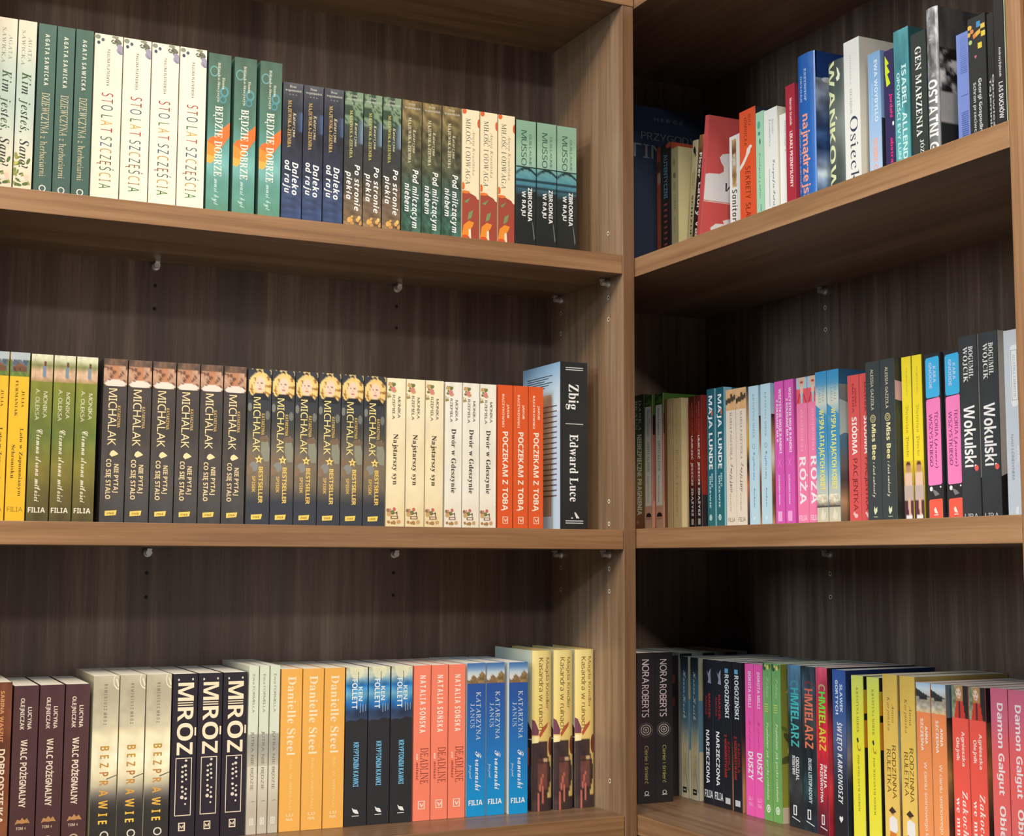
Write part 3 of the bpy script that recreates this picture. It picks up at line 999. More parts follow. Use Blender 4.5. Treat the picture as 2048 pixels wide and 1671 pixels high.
TITLES['follett'] = dict(d='black paperback with moonlit blue sky on top', base=(44, 44, 48),
    items=[('n', 0, 0, 1, .345, moonsky, 14, 36), ('p', [(0, .345), (.2, .335), (.45, .34), (.7, .325), (1, .335), (1, .36), (0, .36)], (44, 44, 48)), ('r', .56, .03, .585, .1, (40, 56, 70)), ('r', .66, .23, .68, .29, (190, 206, 214)), ('r', .78, .235, .8, .285, (190, 206, 214)), ('r', .9, .235, .915, .28, (190, 206, 214)),
           ('t', 'KEN', 'bold', .58, .76, .125, .215, (226, 240, 246)), ('t', 'FOLLETT', 'bold', .28, .52, .077, .265, (236, 244, 248)), ('t', 'KRYPTONIM KAWKI', 'bold', .38, .62, .475, .755, (120, 196, 236)),
           ('p', [(.34, .885), (.42, .895), (.58, .9), (.66, .925), (.5, .922), (.4, .912)], (240, 240, 240)), ('r', .34, .935, .66, .94, (230, 230, 230))])
TITLES['deadline'] = dict(d='coral paperback with white capitals and dark red title', base=(255, 138, 110),
    items=[('t', 'NATALIA SOŃSKA', 'bold+', .36, .7, .066, .437, (255, 244, 230)), ('t', 'DEADLINE', 'serif', .42, .9, .535, .767, (130, 56, 50)), ('t', 'na', 'boldi', .16, .3, .57, .61, (255, 232, 214)), ('t', 'miłość', 'boldi', .16, .3, .625, .74, (150, 66, 56))] + imprint(.5, .9, (255, 236, 216), 1.2))
TITLES['franc'] = dict(d='bright blue paperback with rocky coast picture on top', back=(226, 228, 224), base=[(52, 84, 160), (46, 88, 166), (42, 100, 176), (40, 116, 190), (34, 130, 204), (26, 146, 216), (20, 156, 224)],
    items=[('n', 0, 0, 1, .135, rocks, 16, 16), ('t', 'KATARZYNA', 'serif', .5, .74, .19, .505, (222, 228, 230)), ('t', 'JANUS', 'serif', .18, .4, .265, .425, (196, 212, 226)),
           ('t', 'Francuski', 'script', .46, .82, .58, .835, WHITE), ('t', 'pensjonat', 'script', .14, .3, .665, .755, (214, 230, 240)), ('h', 'FILIA', 'bold', .1, .86, .895, .928, WHITE)])
TITLES['kas'] = dict(d='rounded yellow hardcover with brown boots artwork below', hard=True, round=.004, gloss=True, base=[(246, 226, 150), (242, 216, 134), (240, 208, 124), (238, 206, 124)], front=[(226, 190, 110), ('n', .0, .55, .4, 1, storm([(60, 50, 52), (56, 44, 50), (50, 42, 48)], 3, 6, 4), 8, 12)],
    back=[(220, 228, 206), ('n', .55, .56, 1, 1, storm([(60, 60, 74), (70, 64, 82), (52, 48, 60)], 3, 6, 9, .6), 8, 12), ('r', .84, .61, .93, .72, (206, 88, 56)), ('p', [(.8, .47), (.9, .45), (1, .5), (1, .55), (.86, .56)], (74, 52, 62)), ('r', .8, .88, .9, .93, (214, 190, 160))],
    items=[('n', 0, .53, 1, 1, fig_kas, 14, 44), ('p', [(0, .43), (.12, .44), (.3, .5), (.28, .53), (0, .53)], (122, 72, 88)), ('p', [(.3, .525), (.5, .48), (.78, .45), (.72, .48), (.5, .52), (.36, .545)], (190, 92, 68)), ('p', [(0, .54), (.3, .54), (.28, .575), (0, .58)], (250, 230, 170)), ('c', .95, .6, .16, .06, (130, 58, 44)),
           ('t', 'Kasandra w ruinach', 'sans', .3, .52, .045, .5, (120, 92, 40)), ('t', 'Magda Knedler', 'sans', .66, .82, .045, .37, (150, 112, 52))])
# ---- right bookcase, upper shelf
TITLES['album'] = dict(d='large dark navy picture album standing cover-out in the dark corner', hard=True, vis=1, base=(34, 44, 62),
    front=[(34, 46, 68), ('h', 'HERGÉ', 'bold+', .36, .61, .057, .075, (92, 98, 110)), ('h', 'PRZYGODY', 'sans', .25, .72, .145, .185, (108, 112, 120)), ('h', 'TINTINA', 'sans', .14, .93, .215, .29, (112, 114, 120))])
TITLES['darkor'] = dict(d='black and rust paperback with small blue capitals', vis=.74, base=(36, 32, 32), front=(168, 74, 46),
    items=[('r', 0, 0, .28, 1.4, (150, 70, 44)), ('c', .14, .2, .14, .06, (60, 46, 42)), ('c', .16, .31, .12, .06, (160, 140, 120)), ('c', .86, .02, .2, .03, (170, 78, 48)), ('t', 'AUTENTYCZNI', 'bold', .5, .76, .1, .53, (90, 140, 170))] +
          [('r', .5, .58 + .055 * i, .74, .6 + .055 * i, (150, 66, 64)) for i in range(8)])
TITLES['corek'] = dict(d='plain khaki paperback with small olive lettering', vis=.72, base=(176, 170, 132), front=(212, 202, 156),
    items=[('t', 'COREK', 'serif', .36, .66, .5, .66, (104, 98, 66)), ('c', .4, .15, .18, .04, (140, 136, 108)), ('c', .45, .29, .2, .03, (110, 106, 84)), ('c', .42, .4, .12, .05, (150, 144, 114)), ('r', .4, .72, .5, .9, (150, 144, 112))])
TITLES['schizo'] = dict(d='beige paperback with black bird figure near its head', vis=.72, base=(220, 210, 168), front=(60, 50, 40),
    items=[('p', [(.16, .09), (.34, .06), (.5, .07), (.62, .1), (.72, .16), (.66, .18), (.44, .13), (.36, .16), (.3, .19), (.3, .13), (.2, .12)], (30, 32, 32)), ('t', 'GENIALNI', 'bold', .56, .68, .3, .5, (92, 84, 64)), ('t', 'SZALEŃCY', 'bold', .28, .4, .33, .5, (92, 84, 64)), ('t', 'SCHIZOFRENIA', 'bold', .28, .58, .56, 1.3, (40, 36, 34))])
TITLES['valez'] = dict(d='dark brown leaning paperback with white bold lettering', vis=.72, base=mottled([(150, 104, 64), (96, 64, 44), (52, 38, 34), (46, 34, 32), (52, 38, 34), (60, 46, 36)], 4, 9, .5, 4), front=(140, 60, 56),
    items=[('t', 'Anna', 'bold', .56, .86, .18, .36, (238, 232, 222)), ('t', 'Fiszer', 'bold', .14, .46, .18, .43, (238, 232, 222)), ('t', 'Łatory ValeZn', 'bold', .3, .78, .48, 1.2, (244, 240, 232))])
TITLES['redw'] = dict(d='large red leaning hardcover with white cloud shapes on its cover', hard=True, vis=.75, base=(206, 84, 84),
    front=[(212, 88, 86), ('p', [(-.02, .5), (.04, .49), (.16, .485), (.21, .46), (.205, .42), (.17, .385), (.15, .345), (.18, .315), (.26, .3), (.42, .28), (.6, .3), (.6, .72), (-.02, .72)], (234, 232, 234)), ('h', 'W', 'sansi', .24, .4, .555, .625, (40, 38, 40)), ('r', 0, .725, .7, .732, (240, 214, 206)),
           ('p', [(.12, 1.0), (.1, .95), (.16, .91), (.26, .905), (.24, .88), (.3, .86), (.5, .85), (.6, .84), (.6, 1.06), (.2, 1.05)], (234, 232, 234))])
TITLES['sanit'] = dict(d='white paperback with tan picture strip down its spine', vis=.71, base=(240, 240, 236), front=(226, 224, 214),
    items=[('n', .22, .04, .62, .56, storm([(196, 164, 110), (120, 90, 60), (206, 190, 160), (150, 110, 70), (214, 180, 120)], 4, 12, 3, .8), 5, 24), ('t', 'WOJENNY', 'bold', .3, .54, .2, .33, (236, 232, 220)), ('t', 'Sanitariusz', 'boldi', .2, .64, .58, 1.12, (96, 84, 66))])
TITLES['sekrety'] = dict(d='orange-red paperback with dark handwritten capitals and pale hand', vis=.73, base=(230, 92, 52), front=(40, 44, 58),
    items=[('t', 'BEATA', 'sansi', .56, .72, .05, .16, (104, 44, 34)), ('t', 'ŁOMNICKA', 'sansi', .3, .48, .07, .33, (104, 44, 34)), ('p', [(0, .51), (.2, .47), (.4, .42), (.46, .37), (.6, .35), (.72, .37), (.66, .41), (.52, .44), (.3, .5), (0, .55)], (238, 226, 216)), ('c', .68, .36, .12, .016, (238, 226, 216)), ('t', 'SEKRETY SŁAWNYCH', 'sansi', .36, .66, .53, 1.26, (112, 42, 30))])
TITLES['mint'] = dict(d='slim mint-green paperback with small script lettering', vis=.71, base=(172, 220, 188), front=(196, 226, 200),
    items=[('c', .4, .13, .2, .04, (96, 178, 158)), ('r', .3, .2, .55, .235, (60, 150, 146)), ('c', .52, .3, .1, .03, (80, 130, 110)), ('t', 'Prawdziwek z miłości', 'script', .4, .6, .41, .87, (62, 110, 96)), ('r', .52, .93, .6, 1, (90, 130, 110))])
TITLES['losog'] = dict(d='white paperback with fine black script beside mint spine', vis=.71, base=(240, 242, 238), front=(226, 222, 204),
    items=[('t', 'Antonio', 'serifi', .6, .76, .1, .26, (110, 112, 108)), ('t', 'Leonowicz', 'serifi', .38, .52, .1, .38, (110, 112, 108)), ('t', 'Losografia Podróży', 'script', .64, .82, .52, 1.05, (60, 62, 62)), ('r', .36, .6, .4, .98, (170, 172, 168))])
TITLES['blank'] = dict(d='short white paperback with a few faint olive words', vis=.69, base=(246, 247, 242), front=(240, 240, 230),
    items=[('t', 'Daniel Odija', 'sans', .54, .7, .09, .36, (140, 150, 120)), ('r', .55, .4, .62, .42, (150, 158, 130))])
TITLES['dkred'] = dict(d='crimson paperback with white lettering beside tall blue hardcover', vis=.73, base=(176, 48, 66), front=(150, 40, 56),
    items=[('t', 'Marcin Stasiak', 'bold', .46, .7, .12, .36, (244, 220, 222)), ('t', 'LEKARZ PRZEMYSŁOWY', 'bold', .42, .74, .41, .9, (250, 236, 236))])
TITLES['naj'] = dict(d='tall blue hardcover with peach lower-case title', hard=True, round=.004, gloss=True, vis=.77, base=(44, 104, 186),
    front=[(30, 62, 124), ('r', .0, .19, .5, .3, (150, 160, 176)), ('n', .0, .21, .7, 1, storm([(176, 186, 200), (120, 136, 164), (60, 84, 130), (40, 66, 112), (170, 186, 206), (90, 120, 160)], 4, 8, 6, 1.5), 20, 60), ('c', .14, .2, .07, .02, (226, 230, 236))],
    items=[('t', 'KRZYSZTOF', 'mono', .48, .62, .105, .335, (206, 226, 246)), ('t', 'DRYGAS', 'mono', .24, .37, .15, .335, (206, 226, 246)), ('t', 'najmądrzejszy', 'bold', .36, .72, .43, 1.1, (250, 164, 140)), ('t', 'BIOGRAFIA MROŻKA', 'sans', .12, .22, .52, .98, (196, 216, 240))])
TITLES['wank'] = dict(d='grey-green hardcover with huge pale yellow capitals', hard=True, round=.004, vis=.73, base=mottled([(64, 74, 72), (84, 94, 92), (120, 130, 124), (96, 106, 102), (70, 80, 78)], 3, 5, .15, 7), front=(70, 78, 76),
    items=[('t', 'WAŃKOWICZ', 'bold', .04, .46, .0, 1.42, (232, 240, 186)), ('p', [(.6, .06), (.7, .08), (.78, .13), (.74, .17), (.62, .18), (.56, .15), (.66, .13)], (236, 240, 214))])
TITLES['osi'] = dict(d='tall white paperback with large dark serif title', vis=.745, base=(238, 239, 234), front=(222, 214, 200),
    items=[('t', 'AGNIESZKA', 'serif', .38, .46, .1, .33, (170, 170, 160)), ('t', 'SZCZĘŚNIE', 'serif', .36, .48, .36, .55, (110, 116, 120)), ('t', 'Osiecka', 'serif', .34, .84, .57, 1.15, (56, 66, 84))])
TITLES['ewa'] = dict(d='sky-blue paperback with white capitals and orange words below', vis=.72, base=[(134, 176, 222), (138, 180, 226), (150, 190, 232), (170, 200, 236), (190, 210, 240)], front=[(120, 150, 196), ('r', 0, .58, 1, 1.3, (38, 40, 54))],
    items=[('t', 'EWA WOYDYŁŁO', 'bold', .5, .76, .07, .6, (226, 240, 252)), ('t', 'dobre chwile ciszy', 'sans', .26, .4, .26, .6, (200, 222, 246)), ('t', 'DOBRE CHWILE', 'bold', .32, .66, .74, 1.2, (250, 176, 140))])
TITLES['jord'] = dict(d='navy paperback with yellow-green zigzag and pink lettering', vis=.71, base=(54, 46, 92), front=(40, 36, 60),
    items=[('p', [(.1, .04), (.55, .12), (.3, .13), (.62, .2), (.34, .21), (.66, .3), (.24, .32), (.1, .2)], (214, 236, 44)), ('t', 'Jordahl', 'bold', .56, .84, .39, .6, (236, 60, 130)), ('t', 'abstrakcja', 'bold', .56, .84, .78, 1.15, (236, 60, 130)), ('c', .88, .66, .1, .02, (240, 240, 250))])
TITLES['isabel'] = dict(d='teal paperback with pale aqua capitals in two lines', vis=.735, base=mottled([(88, 160, 168), (70, 142, 152), (76, 152, 160), (84, 160, 166), (92, 166, 172)], 4, 8, .22, 5), front=mixc((50, 96, 102), (0, 0, 0), 0.1),
    items=[('t', 'ISABEL ALLENDE', 'bold', .5, .8, .28, 1.06, (206, 240, 240)), ('t', 'OPOWIEŚCI EVY LUNY', 'bold', .16, .36, .33, 1.04, (196, 234, 236))])
TITLES['gen'] = dict(d='black-green paperback with white serif capitals', vis=.72, base=(52, 60, 58), front=(40, 46, 46),
    items=[('t', 'GEN MARZENIA', 'serifb', .28, .68, .12, .86, (244, 244, 240)), ('t', 'JÓZEF TISCHNER', 'serifb', .5, .74, .89, 1.4, (220, 222, 218))])
TITLES['ost'] = dict(d='tall grey hardcover with black and white mountain photograph', hard=True, round=.003, gloss=True, vis=.745, base=greyrock,
    front=[(70, 70, 72), ('n', 0, 0, .85, 1.34, hillside, 36, 80)],
    items=[('t', 'WIKTOR ŁUCZKIEWICZ', 'serif', .3, .5, .06, .45, (70, 72, 74)), ('r', .02, .5, .98, 1.34, (120, 122, 124)), ('t', 'OSTATNI GŁOD', 'bold', .14, .86, .52, 1.2, (246, 246, 246))])
TITLES['peri'] = dict(d='periwinkle-blue paperback with embossed lines', vis=.68, base=(128, 150, 222), front=(120, 140, 210),
    items=[('r', .3 + .0 * i, .04 + .018 * i, .86, .046 + .018 * i, (108, 130, 206)) for i in range(20)] + [('r', .3, .6, .86, .606, (108, 130, 206))] + [('r', .3, .76 + .02 * i, .86, .768 + .02 * i, (108, 130, 206)) for i in range(16)])
TITLES['schron'] = dict(d='black paperback with scattered yellow and orange squares', vis=.7, base=(50, 52, 52), front=[(44, 46, 46), ('c', .1, .12, .03, .012, (230, 220, 180)), ('c', .08, .36, .03, .012, (190, 70, 80))],
    items=[('r', .5, .05, .72, .1, (74, 160, 222)), ('r', .74, .085, .98, .125, (250, 214, 90)), ('p', [(.3, .15), (.72, .12), (.72, .16), (.34, .19)], (250, 196, 84)), ('p', [(.28, .155), (.46, .14), (.46, .18), (.32, .19)], (240, 140, 70)), ('r', .76, .15, 1, .195, (250, 220, 84)), ('c', .1, .08, .14, .02, (246, 196, 84)), ('c', .24, .12, .1, .02, (240, 150, 90)), ('c', .06, .14, .1, .02, (246, 190, 84)), ('r', .56, .24, .8, .29, (250, 220, 84)), ('c', .14, .21, .1, .02, (186, 214, 130)),
           ('p', [(.34, .34), (.5, .34), (.42, .37)], (226, 120, 150)), ('t', 'Georgi Gospodinow', 'bold', .54, .72, .55, 1.1, (230, 232, 230)), ('t', 'Schron przeciwczasowy', 'bold', .24, .4, .57, 1.2, (206, 214, 214))])
TITLES['thin'] = dict(d='thin black paperback with small grey lines of writing', vis=.69, base=(46, 46, 48), front=(44, 44, 46),
    items=[('t', 'Opowieści', 'bold', .58, .86, .55, 1.1, (206, 206, 206)), ('t', 'Tajemnice', 'bold', .14, .42, .58, 1.1, (206, 206, 206))])
TITLES['las'] = dict(d='black paperback with white block capitals near the side panel', vis=.71, base=(48, 46, 48), front=(206, 206, 196),
    items=[('t', 'Andrzej Dybczak', 'bold', .44, .66, .4, .64, (240, 240, 240)), ('t', 'LAS DUCHÓW', 'bold', .34, .78, .68, .97, (246, 246, 246))])
TITLES['olive'] = dict(d='thin olive-green paperback against the side panel', vis=.71, base=(112, 114, 50), front=(120, 122, 60), items=[('r', 0, 0, .2, 1.4, (226, 230, 214))])
# ---- right bookcase, middle shelf
TITLES['danka'] = dict(d='green to brown paperback with cream capitals, half behind the left bookcase', vis=.97, base=mottled([(48, 50, 48), (66, 74, 54), (84, 98, 52), (120, 116, 60), (140, 112, 68), (130, 78, 56)], 2, 5, .1, 3), front=(60, 70, 40),
    items=[('t', 'DANKA', 'serif', .46, .7, .04, .27, (226, 222, 200)), ('t', 'BRAUN', 'serif', .1, .34, .04, .26, (226, 222, 200)), ('t', 'NIEBEZPIECZNE PRAGNIENIA', 'bold', .3, .72, .3, .9, (240, 236, 220)), ('c', .3, .955, .12, .012, (190, 120, 90))])
TITLES['apetyt'] = dict(d='blush paperback with white title strip and green leaves on top', vis=.97, base=[(70, 104, 40), (200, 146, 120), (214, 160, 132), (226, 174, 146), (232, 180, 152)], front=[(60, 44, 40), ('r', 0, 0, 1, .15, (96, 140, 50)), ('r', .0, .3, .06, .8, (196, 120, 100)), ('r', .0, .8, 1, 1, (226, 150, 120))],
    items=[('n', 0, 0, 1, .09, foliage([(40, 44, 38), (70, 110, 40)], [(110, 160, 60), (100, 150, 50)], 4, 6, 3), 6, 10), ('r', .06, .085, .86, .835, (250, 246, 236)), ('t', 'Bianca Czarnecka', 'serifb', .36, .56, .11, .31, (96, 92, 80)), ('t', 'APETYT NA ŻYCIE', 'serifb', .3, .6, .35, .58, (120, 110, 80)), ('t', 'Smakowite historie', 'serifb', .34, .5, .61, .81, (150, 144, 130)),
           ('p', [(.12, .918), (.16, .9), (.3, .888), (.5, .886), (.68, .89), (.8, .902), (.84, .918)], (56, 36, 34)), ('r', .1, .925, .86, .935, (186, 146, 110))])
TITLES['sand'] = dict(d='plain sand-coloured paperback with a brown left edge', vis=.97, base=(204, 178, 134), front=(206, 184, 146), items=[('r', 0, 0, .35, 1, (140, 98, 70))])
TITLES['wital'] = dict(d='sand-coloured paperback with faint grey vertical lettering', vis=.97, base=(214, 192, 142), front=(236, 214, 166),
    items=[('t', 'Michał Witkowski', 'sans', .4, .56, .05, .36, (176, 156, 116)), ('t', 'Wieloryb. Fragmenty', 'serifi', .36, .64, .4, .92, (160, 138, 96)), ('r', 0, 0, .06, 1, (150, 112, 70))])
TITLES['umrzec'] = dict(d='dark red and black paperback with white spaced capitals', vis=.97, base=[(84, 38, 34), (126, 44, 38), (146, 48, 40), (148, 50, 40), (142, 46, 40), (132, 44, 38), (40, 36, 38), (36, 36, 38), (40, 40, 42)], front=[(150, 50, 40), ('r', 0, .76, 1, 1, (46, 44, 48))],
    items=[('t', 'MAREK STELAR', 'bold', .54, .66, .05, .3, (196, 120, 100)), ('t', 'KRIMINAŁ', 'bold', .22, .32, .08, .28, (180, 100, 84)), ('t', 'UMRZEĆ JESZCZE ZDĄŻYSZ', 'bold', .4, .7, .305, .92, (244, 238, 230)), ('r', .36, .94, .74, .985, (170, 168, 160))])
TITLES['maja'] = dict(d='petrol-blue paperback with white capitals', vis=.97, base=mottled([(36, 92, 108), (40, 100, 114), (44, 110, 124), (40, 104, 118), (52, 110, 112)], 2, 4, .06, 3), front=[(150, 206, 224), ('r', .1, 0, 1, 1, (40, 96, 110))],
    items=[('t', 'MAJA LUNDE', 'bold', .26, .76, .05, .59, (242, 246, 244)), ('c', .72, .18, .12, .022, (214, 110, 80)), ('t', 'SEN O', 'bold', .56, .76, .62, .72, (190, 224, 226)), ('t', 'DRZEWIE', 'bold', .28, .48, .64, .87, (206, 230, 230)), ('o', .42, .94, .2, .022, .35, (206, 228, 228)), ('c', .42, .94, .08, .012, (206, 228, 228))])
TITLES['paszyn'] = dict(d='cream paperback with sunset silhouette picture on top', vis=.97, base=(242, 226, 206), front=[(90, 70, 60), ('g', 0, 0, 1, 1, [(90, 76, 70), (206, 150, 100), (252, 206, 110), (250, 190, 90), (60, 44, 40), (226, 130, 80), (120, 90, 90), (70, 66, 74)])],
    items=[('n', 0, 0, 1, .155, lambda u, v: (86, 70, 58) if abs(v - .6 + .2 * u) < .13 or (abs(u - .6) < .1 and .2 < v < .5) else mixc((226, 160, 96), (240, 206, 160), fbm(u * 4, v * 5, 3)), 14, 16),
           ('t', 'MARIA PASZYŃSKA', 'serif', .4, .62, .17, .52, (110, 98, 88)), ('t', 'Twoje życie', 'script', .44, .74, .55, .76, (96, 84, 76)), ('t', 'czas by wrócić', 'serifi', .34, .5, .6, .9, (120, 106, 96)), ('h', 'FILIA', 'sans', .14, .86, .945, .975, (104, 84, 64))])
TITLES['mirek'] = dict(d='pale blue paperback with thin grey capitals and tiny heart outline', vis=.97, base=(196, 226, 240), front=[(190, 214, 230), ('g', 0, 0, 1, .22, [(170, 206, 230), (206, 220, 232)]), ('n', 0, .22, 1, 1, storm([(86, 60, 44), (190, 134, 84), (236, 226, 214), (150, 96, 60), (120, 78, 54), (206, 160, 110)], 6, 7, 3, .6), 10, 20)],
    items=[('t', 'KRYSTYNA MIREK', 'serif', .4, .58, .06, .38, (112, 132, 152)), ('o', .48, .44, .14, .018, .2, (110, 134, 160)), ('t', 'Wszystko co masz', 'script', .42, .64, .48, .68, (64, 110, 160)), ('t', 'kochane', 'script', .44, .62, .74, .88, (60, 110, 164)), ('c', .46, .955, .14, .012, (222, 240, 248))])
TITLES['magenta'] = dict(d='magenta paperback with crowded white capitals', vis=.97, base=(226, 96, 188), front=(200, 80, 164),
    items=[('t', 'WSZYSTKIE MOJE RANDKI', 'bold', .5, .76, .055, .51, (252, 238, 250)), ('t', 'Z KOLEGAMI MA K', 'bold', .18, .4, .13, .43, (252, 238, 250)), ('p', [(.3, .55), (.36, .55), (.7, .605), (.64, .605)], (250, 150, 216)), ('p', [(.64, .55), (.7, .55), (.36, .605), (.3, .605)], (250, 150, 216)), ('t', 'ALEKSANDRA NOWAK', 'bold', .36, .52, .66, .87, (250, 220, 244)), ('r', .24, .915, .72, .985, (250, 180, 230))])
TITLES['roza'] = dict(d='bubblegum-pink paperback with woman in coat on top', vis=.97, base=(252, 134, 180), front=(214, 96, 140),
    items=[('n', 0, 0, 1, .18, pinkcoat, 18, 24), ('t', 'ANNA STRYJEWSKA', 'serifi', .36, .58, .215, .51, (254, 206, 224)), ('t', 'RÓŻA', 'bold', .2, .78, .55, .875, (255, 246, 250)), ('h', 'FILIA', 'bold', .12, .84, .95, .985, (254, 216, 230))])
TITLES['wyspa'] = dict(d='blue and cream paperback with yellow hand-drawn capitals', vis=.97, base=[(64, 150, 204), (66, 150, 200), (214, 220, 208), (210, 218, 206), (90, 160, 200), (66, 146, 196), (70, 150, 198), (82, 156, 200), (110, 170, 206), (150, 190, 208), (196, 204, 196), (206, 206, 190), (210, 204, 180), (222, 212, 180)],
    front=[(120, 130, 134), ('g', 0, 0, 1, .1, [(50, 96, 130), (56, 110, 150)]), ('n', 0, .1, 1, 1, storm([(150, 146, 140), (130, 128, 126), (110, 140, 160), (96, 130, 156), (120, 110, 110), (84, 70, 70), (196, 150, 110), (130, 100, 80)], 4, 8, 4, .35), 10, 20), ('p', [(0, .2), (.2, .24), (.14, .36), (.24, .44), (.05, .42), (0, .44)], (196, 206, 200))],
    items=[('t', 'VITALI', 'serif', .6, .78, .09, .2, (110, 130, 130)), ('t', 'TALLI', 'serif', .3, .48, .11, .21, (110, 130, 130)), ('p', [(0, .22), (1, .3), (1, .38), (.6, .34), (0, .3)], (70, 150, 200)), ('t', 'WYSPA LATAJĄCYCH KOBIET', 'bold', .32, .72, .255, .79, (250, 240, 120)),
           ('n', 0, .82, 1, .9, storm([(236, 230, 206), (226, 216, 190), (120, 110, 100)], 6, 6, 3, .7), 8, 8), ('p', [(.3, .97), (.5, .91), (.66, .95), (.8, .93), (.7, .985), (.44, .99)], (238, 230, 206)), ('r', .0, .895, 1, .905, (90, 84, 80))])
TITLES['siodma'] = dict(d='coral-red paperback with white and dark red capitals', vis=.97, base=(222, 90, 90), front=(190, 70, 74),
    items=[('t', 'WERONIKA', 'bold', .62, .76, .09, .22, (150, 40, 46)), ('t', 'MATHIA', 'bold', .4, .54, .06, .26, (150, 40, 46)), ('t', 'SIÓDMA', 'bold', .32, .74, .29, .55, (255, 246, 240)), ('t', 'PACJENTKA', 'sans', .36, .74, .575, .93, (120, 32, 40)), ('c', .56, .965, .16, .014, (250, 200, 200)), ('c', .4, .95, .1, .01, (250, 200, 200))])
TITLES['bee'] = dict(d='slate-grey paperback with cream lettering and ring emblem', vis=.97, base=(60, 69, 72), front=[(56, 58, 58), ('p', [(.0, .14), (.5, .2), (.9, .28), (.6, .34), (0, .26)], (214, 170, 176)), ('n', 0, .3, 1, 1, storm([(70, 74, 56), (50, 54, 46), (40, 42, 38)], 4, 6, 3, .5), 6, 12)],
    items=[('t', 'ALESSIA GAZZOLA', 'sans', .36, .56, .05, .31, (226, 222, 190)), ('o', .48, .365, .2, .026, .25, (196, 184, 130)), ('o', .48, .365, .1, .014, .4, (196, 184, 130)), ('t', 'Miss Bee', 'bold', .38, .66, .4, .625, (246, 236, 170)), ('t', 'i duch ambasady', 'script', .42, .64, .64, .86, (232, 230, 200)), ('p', [(.5, .97), (.42, .945), (.46, .915), (.54, .935), (.66, .92), (.66, .95)], (226, 234, 190)), ('r', .4, .98, .68, .986, (170, 176, 150))])
TITLES['vict'] = dict(d='slim yellow paperback with seated ballet figure at the foot', vis=.97, base=(252, 228, 52), front=(90, 84, 40), back=(70, 66, 40),
    items=[('t', 'Virginia Feito', 'sans', .46, .62, .07, .24, (190, 160, 50)), ('t', 'Victorian Psycho', 'frak', .36, .66, .3, .62, (150, 122, 50)), ('n', 0, .645, 1, 1.03, ballet, 14, 34)])
TITLES['teoria'] = dict(d='black paperback with pink and blue blocks', vis=.97, base=(48, 48, 52), front=[(42, 42, 46)] + [('c', .1 + .13 * (i % 2), .1 + .1 * i, .025, .008, (220, 220, 226)) for i in range(9)],
    items=[('p', [(.06, .04), (.12, .026), (.88, .02), (.94, .035), (.94, .255), (.88, .268), (.12, .272), (.06, .26)], (66, 184, 238)), ('p', [(.06, .29), (.12, .28), (.9, .272), (.96, .285), (.96, .79), (.9, .8), (.14, .805), (.08, .795)], (252, 136, 198)), ('p', [(.1, .9), (.16, .89), (.92, .885), (.96, .895), (.96, 1.03), (.1, 1.03)], (248, 100, 80)),
           ('t', 'KARA', 'bold', .54, .72, .08, .18, (196, 216, 250)), ('t', 'GNODDE', 'bold', .28, .46, .055, .215, (196, 216, 250)), ('t', 'TEORIA', 'sans', .58, .78, .355, .51, (96, 40, 96)), ('t', '(prawie)', 'script', .58, .78, .525, .7, (110, 40, 110)), ('t', 'WSZYSTKIEGO', 'sans', .22, .42, .37, .69, (96, 40, 96)), ('c', .26, .825, .1, .014, (244, 244, 244)), ('p', [(.3, .825), (.6, .84), (.78, .86), (.5, .87)], (130, 130, 136)), ('c', .86, .815, .05, .006, (240, 240, 240)), ('p', [(.4, .95), (.5, .935), (.66, .975), (.46, .97)], (255, 240, 232)), ('r', .42, .98, .68, .985, (255, 240, 232))])
TITLES['wokul'] = dict(d='charcoal paperback with fat white title and red dot', vis=.985, base=mottled([(58, 62, 66), (54, 58, 62), (58, 63, 68), (60, 65, 70), (58, 62, 68)], 3, 6, .1, 3), front=[(222, 214, 206), ('p', [(0, .78), (1, .5), (1, 1.02), (0, 1.02)], (40, 42, 46))],
    items=[('t', 'BOGUMIŁ', 'serifb', .54, .78, .06, .235, (240, 240, 238)), ('t', 'WÓJCIK', 'serifb', .24, .48, .06, .255, (240, 240, 238)), ('t', 'Wokulski', 'bold', .2, .78, .385, .72, WHITE), ('c', .82, .727, .11, .016, (246, 100, 96)), ('h', 'LIRA', 'sans', .12, .84, .972, 1.0, (220, 222, 222))])
TITLES['agatha'] = dict(d='pale blue-grey hardcover with white name plate on its spine', hard=True, vis=.985, base=[(208, 212, 220), (204, 212, 224), (206, 216, 230), (214, 222, 234), (214, 224, 234)], front=(210, 216, 224),
    items=[('p', [(.36, .1), (.46, .085), (.72, .082), (.82, .1), (.82, .385), (.72, .41), (.46, .415), (.36, .39)], (240, 244, 246)), ('box', .4, .11, .78, .38, .03, .003, (150, 160, 170)), ('t', 'AGATHA CHRISTIE', 'serif', .52, .66, .13, .365, (130, 140, 150)), ('t', 'wróć', 'bold', .62, .78, .62, .71, (240, 244, 248)), ('t', 'NAD LONDYNEM', 'sans', .28, .42, .56, .8, (128, 138, 150)), ('p', [(.44, .985), (.46, .95), (.62, .94), (.6, .985)], (248, 250, 252))])
